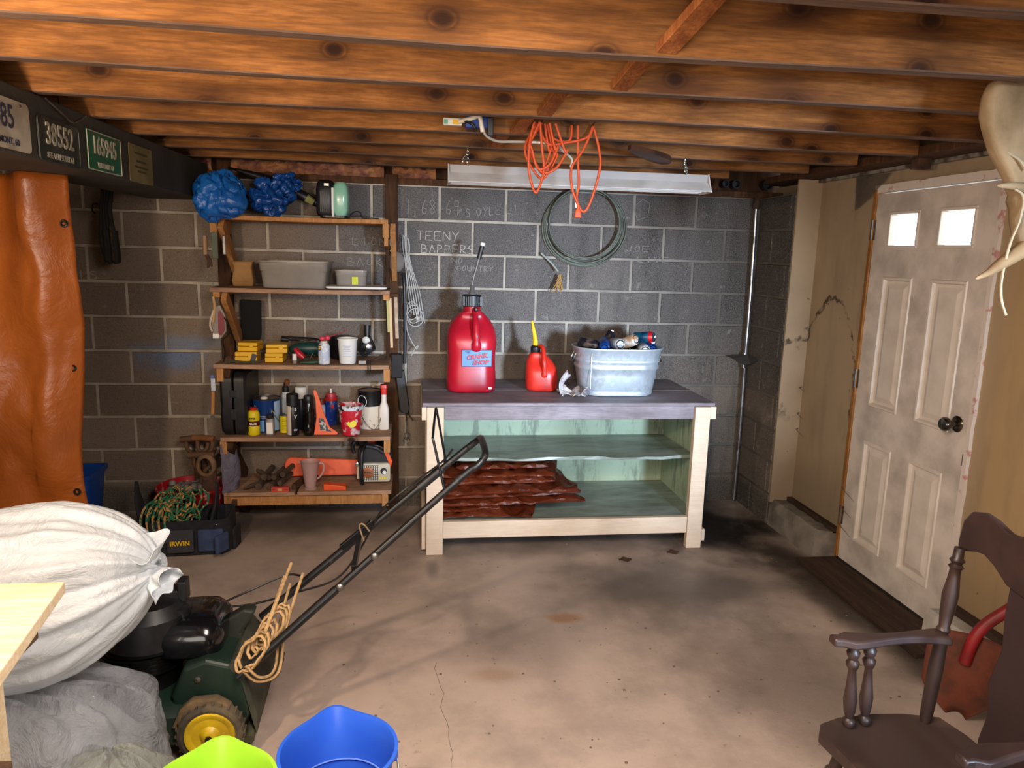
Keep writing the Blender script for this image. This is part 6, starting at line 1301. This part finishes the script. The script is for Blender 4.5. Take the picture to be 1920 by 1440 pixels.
MB().b2((-.9, -2.93, .0), (-.86, -2.87, .8215)).build('leg', M_raw, pbn, bevel=.003); MB().b2((-.9, -3.20, .0), (-.86, -3.14, .8215)).build('leg', M_raw, pbn, bevel=.003)
MB().b2((.18, -3.12, .40), (.375, -2.94, .47)).build('lower_shelf', mat_wood('brown_block', '9a7860', '866650', '5e4636', 'X', 1, .7, False), pbn, bevel=.005)
def bucket(label, x, y, r, h, m_, rot, m2=None):
    o = thing('bucket', label, 'bucket', (x, y, 0), R(rot))
    def rg(rr_, z, lip):
        out = []
        for k in range(60):
            a = 2*PI*k/60; d = (a+PI) % (2*PI)-PI; s_ = lip*math.exp(-(d/.30)**2)
            out.append(((rr_+s_*.028)*math.cos(a), (rr_+s_*.028)*math.sin(a), z+s_*.006))
        return out
    prof = [(r*.72, 0, 0), (r*.74, .004, 0), (r*.90, h*.70, 0), (r*.94, h*.86, .5), (r*.97, h*.97, 1), (r*1.03, h*.972, 1), (r*1.04, h, 1), (r*.98, h*1.002, 1), (r*.955, h*.975, 1), (r*.92, h*.86, .5), (r*.885, h*.70, 0), (r*.70, .012, 0)]
    MB().loft([rg(*p) for p in prof]).build('bucket_body', m_, o, smooth=45, local=True)
    MB().tube(smooth([(.0, r*1.02, h*.92), (.06, r*.98, h*.75), (.11, r*.6, h*.62), (.13, 0, h*.60), (.11, -r*.6, h*.62), (.06, -r*.98, h*.75), (.0, -r*1.02, h*.92)], 5), .003, 6, M=Matrix.Rotation(R(200-rot), 4, 'Z') if False else Matrix.Rotation(PI, 4, 'Z')).build('wire_handle', M_steel, o, smooth=60, local=True)
    for s_ in (-1, 1): MB().box((0, s_*r*.99, h*.90), (.04, .012, .035)).build('handle_ear', m_, o, bevel=.003, local=True)
    return o
bb = bucket('blue plastic bucket with a pouring lip at the bottom centre', 1.088, -2.822, .148, .36, pm('bucket_blue', '2a5cd0', .35, 0, '3566d4', 5), 100)
MB().tube([(.125*math.cos(2*PI*k/40), .125*math.sin(2*PI*k/40), .235) for k in range(40)], .002, 5, True).build('scale_ring', pm('bucket_scuff', '6a8ee0', .5), bb, smooth=60, local=True)
bucket('lime green plastic bucket with a pouring lip at the bottom left', .800, -2.93, .148, .36, pm('bucket_lime', '9ed634', .35, 0, 'a8dc40', 5), 96)
# ============================================================ ROCKING CHAIR
ch = thing('rocking_chair', 'dark brown wooden rocking armchair cut off by the lower right corner', 'chair', (2.56, -3.12, 0))
M_ch = pm('chair_dark_wood', '2b1e1c', .42, 0, '3c2a24', 6, bump=.08); M_seat = pm('worn_seat', '342622', .5, 0, '5a4238', 4, (.5, .7), bump=.08)
# seat: saddle shape
def seatfn(z):
    out = []
    for x, y in ((2.372, -2.905), (2.40, -2.865), (2.46, -2.845), (2.56, -2.838), (2.66, -2.845), (2.755, -2.87), (2.775, -2.95), (2.785, -3.12), (2.775, -3.29), (2.755, -3.37), (2.66, -3.395), (2.56, -3.40), (2.46, -3.395), (2.40, -3.375), (2.372, -3.335), (2.385, -3.24), (2.395, -3.12), (2.385, -3.0)):
        out.append((x, y, z))
    return out
s0 = seatfn(.345); s1 = seatfn(.356); s2 = seatfn(.380); cxy = Vector((2.58, -3.12, 0))
def scl(r_, k, z): return [((p[0]-cxy.x)*k+cxy.x, (p[1]-cxy.y)*k+cxy.y, z) for p in r_]
MB().loft([scl(s0, .93, .343), scl(s0, .99, .350), s1, scl(s2, 1.0, .374), scl(s2, .985, .381), scl(s2, .88, .3795), scl(s2, .72, .370), scl(s2, .4, .366)]).build('seat', M_seat, ch, smooth=40)
def spindle(a, b, prof, name, m_=M_ch, n=12):
    L = (Vector(b)-Vector(a)).length
    MB().lathe([(r, t_*L) for t_, r in prof], n, along(a, b)).build(name, m_, ch, smooth=50)
post = [(0, .012), (.03, .016), (.30, .020), (.46, .017), (.50, .019), (.52, .013), (.54, .019), (.56, .014), (.64, .018), (.74, .021), (.84, .015), (.88, .014), (.895, .020), (.91, .013), (.93, .020), (.945, .014), (1, .013)]
for y in (-2.885, -3.355): spindle((2.700, y, .378), (2.748, y+(.02 if y > -3 else -.02), .885), post, 'back_post')
arm_s = [(0, .010), (.04, .016), (.09, .017), (.12, .010), (.2, .015), (.35, .018), (.55, .013), (.72, .010), (.76, .015), (.82, .018), (.86, .011), (.90, .016), (.95, .018), (1, .010)]
for y0, s_ in ((-2.885, 1), (-3.355, -1)):
    spindle((2.470, y0, .378), (2.462, y0+.005*s_, .612), arm_s, 'arm_spindle'); spindle((2.520, y0+.005*s_, .378), (2.515, y0+.012*s_, .612), arm_s, 'arm_spindle')
    yy = y0; rings = []
    for t_ in range(15):
        q = t_/14; x = 2.392+(2.725-2.392)*q; hw = .026+.010*math.cos(q*5.5) if q > .08 else .018; bend = -.012*math.sin(PI*q)*s_; z = .618+.018*math.sin(PI*q*.9)*q+.010*(1-q)
        rings.append([(x, yy-hw+bend, z), (x, yy+hw+bend, z), (x, yy+hw*.9+bend, z+.024), (x, yy-hw*.9+bend, z+.024)])
    MB().loft(rings).build('armrest', M_ch, ch, smooth=30, bevel=.006)
# crest rail with scrolled outline, across the back along -Y
cr_top = [(0, .945), (.02, .978), (.06, .990), (.10, .984), (.15, .968), (.18, .970), (.205, .985), (.28, .998), (.355, .985), (.38, .970), (.41, .968), (.46, .984), (.50, .990), (.54, .978), (.56, .945)]
cr_bot = [(.56, .875), (.54, .865), (.50, .880), (.47, .885), (.43, .870), (.38, .840), (.33, .835), (.28, .835), (.23, .835), (.18, .840), (.13, .870), (.09, .885), (.06, .880), (.02, .865), (0, .875)]
MB().prism([(a, b) for a, b in cr_top+cr_bot], .022, axes((2.775, -2.840, 0), (0, -1, 0), (.12, 0, .993), (-.993, 0, .12)) @ Matrix.Translation((0, -.0, .10))).build('crest_rail', M_ch, ch, bevel=.006)
MB().prism([(-.07, 0), (.07, 0), (.085, .06), (.075, .14), (.095, .22), (.080, .32), (.095, .40), (.10, .49), (-.10, .49), (-.095, .40), (-.080, .32), (-.095, .22), (-.075, .14), (-.085, .06)], .012, axes((2.735, -3.12, .370), (0, -1, 0), (.09, 0, .996), (-.996, 0, .09))).build('back_splat', pm('splat_wood', '30201f', .5, 0, '2a1c1c', 5), ch, bevel=.004)
leg = [(0, .012), (.1, .014), (.35, .020), (.45, .014), (.48, .019), (.52, .013), (.8, .017), (1, .014)]
for x0, y0, x1, y1 in ((2.40, -2.86, 2.44, -2.92), (2.40, -3.38, 2.44, -3.32), (2.76, -2.85, 2.70, -2.92), (2.76, -3.39, 2.70, -3.32)): spindle((x0, y0, .045), (x1, y1, .348), leg, 'leg')
for y in (-2.86, -3.38):
    rings = []
    for q in range(21):
        t_ = q/20; x = 2.18+.86*t_; z = .003+.14*(abs(t_-.45))**2; rings.append([(x, y-.014, z), (x, y+.014, z), (x, y+.014, z+.036), (x, y-.014, z+.036)])
    MB().loft(rings).build('rocker', M_ch, ch, bevel=.005)
spindle((2.42, -2.90, .19), (2.42, -3.34, .19), [(0, .008), (.5, .015), (1, .008)], 'stretcher')
MB().tube([(2.428+.020*math.cos(2*PI*k/12), -2.903+.020*math.sin(2*PI*k/12), .26) for k in range(12)], .003, 5, True).build('wire_wrap', M_steel, ch)
# shovel leaning in the corner behind the chair
sv = thing('shovel', 'rusty shovel with a red handle socket leaning behind the rocking chair', 'shovel', (3.3, -2.3, 0))
def shfn(u, v):
    x = (u-.5)*2; w_ = .125*(1-.5*max(0, .35-v)/.35*abs(1)) if v > 0 else .05; w_ = .13*min(1, .25+2.2*v)*(1 if v < .85 else 1)
    return (x*w_, .045*x*x-.02+.02*math.sin(PI*v), .30*v)
SVM = axes((3.27, -2.36, .006), (.55, -.80, .12), (-.55, -.45, -.1), (.10, .10, .98))
MB().grid(shfn, 14, 14).build('blade', pm('shovel_rust', '6b3420', .75, .3, '3f2418', 9, bump=.3), sv, smooth=50, solid=.003) if False else MB().grid(shfn, 14, 14, M=SVM).build('blade', pm('shovel_rust', '6b3420', .75, .3, '3f2418', 9, bump=.3), sv, smooth=50, solid=.003)
MB().tube(smooth([(3.285, -2.345, .20), (3.30, -2.35, .29), (3.335, -2.36, .36), (3.40, -2.40, .45), (3.46, -2.45, .56), (3.57, -2.50, .80)], 4), .021, 10).build('handle', pm('red_painted_handle', '8a1418', .45, 0, '5c1212', 9), sv, smooth=60)
# pale antler and its cords
an = thing('antler', 'large pale rough antler with pointed tines hanging at the right edge', 'antler', (3.0, -2.6, 1.85))
M_ant = pm('weathered_antler', '9c8464', .9, 0, '7e6848', 8, bump=.7, bs=30)
oa = [(2.86, 2.14), (2.842, 2.10), (2.841, 2.045), (2.868, 1.975), (2.915, 1.905), (2.955, 1.845), (2.99, 1.785), (3.05, 1.72), (3.13, 1.71), (3.145, 1.80), (3.125, 1.87), (3.21, 1.89), (3.34, 1.86), (3.23, 1.945), (3.38, 1.97), (3.24, 2.015), (3.36, 2.065), (3.20, 2.08), (3.27, 2.17), (3.13, 2.12), (3.13, 2.23), (3.03, 2.14), (2.97, 2.21), (2.92, 2.14)]
oa = [(p.x, p.y) for p in smooth([(a, b, 0) for a, b in oa], 3, True)]; n_ = len(oa); cx_, cz_ = 3.03, 1.98; rings = []
for kk, yy in ((.93, -.026), (.985, -.020), (1.0, -.006), (1.0, .006), (.985, .020), (.93, .026)):
    rings.append([(cx_+(a-cx_)*kk+.004*mnoise.noise((a*30, b*30, yy*60)), -2.62+yy+.05*((a-cx_)**2+(b-cz_)**2)*4-.01+.006*mnoise.noise((a*20, b*20, 1)), cz_+(b-cz_)*kk) for a, b in reversed(oa)])
MB().loft(rings).build('palm', M_ant, an, smooth=60)
MB().tube(smooth([(3.03, -2.62, 1.88), (3.01, -2.63, 1.80), (3.04, -2.63, 1.72), (3.10, -2.63, 1.70)], 5), [.055]*5+[.045]*5+[.04]*5+[.035], 12).build('beam_of_antler', M_ant, an, smooth=60)
MB().tube(smooth([(3.10, -2.63, 1.74), (3.00, -2.645, 1.685), (2.93, -2.65, 1.640), (2.895, -2.655, 1.618), (2.853, -2.66, 1.601)], 5), [.030-.0013*k for k in range(20)]+[.002], 10).build('tine', pm('tine_bone', '9a7e58', .7, 0, '7a5c3c', 7), an, smooth=60)
MB().tube(smooth([(3.02, -2.63, 1.845), (2.95, -2.65, 1.858), (2.88, -2.66, 1.857)], 5), [.022-.0018*k for k in range(10)]+[.002], 10).build('tine', M_ant, an, smooth=60)
M_cc = pm('cream_cord', 'a8977a', .7)
MB().tube(smooth([(2.885, -2.60, 2.06), (2.880, -2.62, 2.02), (2.895, -2.64, 1.96), (2.935, -2.66, 1.93), (2.965, -2.66, 1.90)], 5), .004, 6).build('cord', M_cc, an, smooth=60)
MB().tube(smooth([(2.935, -2.66, 1.85), (2.965, -2.66, 1.83), (2.965, -2.66, 1.77), (2.945, -2.66, 1.70), (2.935, -2.66, 1.60), (2.945, -2.66, 1.54), (2.965, -2.66, 1.50)], 5), .0042, 6).build('cord', M_cc, an, smooth=60)
MB().tube([(3.0, -2.62, 2.15), (3.0, -2.62, 2.29)], .004, 6).build('hanging_wire', M_steel, an)
single(MB().b2((3.50, -1.45, 2.055), (3.56, -1.40, 2.115)).b2((3.46, -1.46, 2.05), (3.52, -1.45, 2.056)), 'iron_latch', M_rust, 'small dark iron bracket on the grey strip above the door', 'bracket')
# litter on the floor
for (x, y, l) in ((2.42, -.93, 'dark brown dead leaf on the floor below the workbench'), (2.72, -.85, 'small brown leaf fragment by the right bench leg')):
    single(MB().grid(lambda u, v: (x+.07*(u-.5), y+.045*(v-.5)*math.sin(PI*u)+.0, .006+.006*math.sin(u*7+v*5)), 10, 7), 'dead_leaf', pm('leaf_brown', '3e2416', .9), l, 'leaf', smooth=60, solid=.001)
cr_ = MB(); p0 = Vector((1.37, -1.85, .0008))
for k in range(26):
    p1 = p0+Vector((random.uniform(-.010, .013), -.042, 0)); cr_.bar(p0, p1, .0014, .0010); p0 = p1
tag(cr_.build('crack', pm('crack_dark', '6e625a', .95), bpy.data.objects['floor']))
dbm = MB()
for k in range(130):
    x = random.uniform(.9, 3.3); y = random.uniform(-2.7, -.6); s_ = random.uniform(.002, .006); dbm.box((x, y, s_*.4), (s_*1.6, s_, s_*.8), None)
tag(dbm.build('floor_debris', pm('debris', '5c5048', .9, 0, '8a7c6c', 40), bpy.data.objects['floor']), kind='stuff')
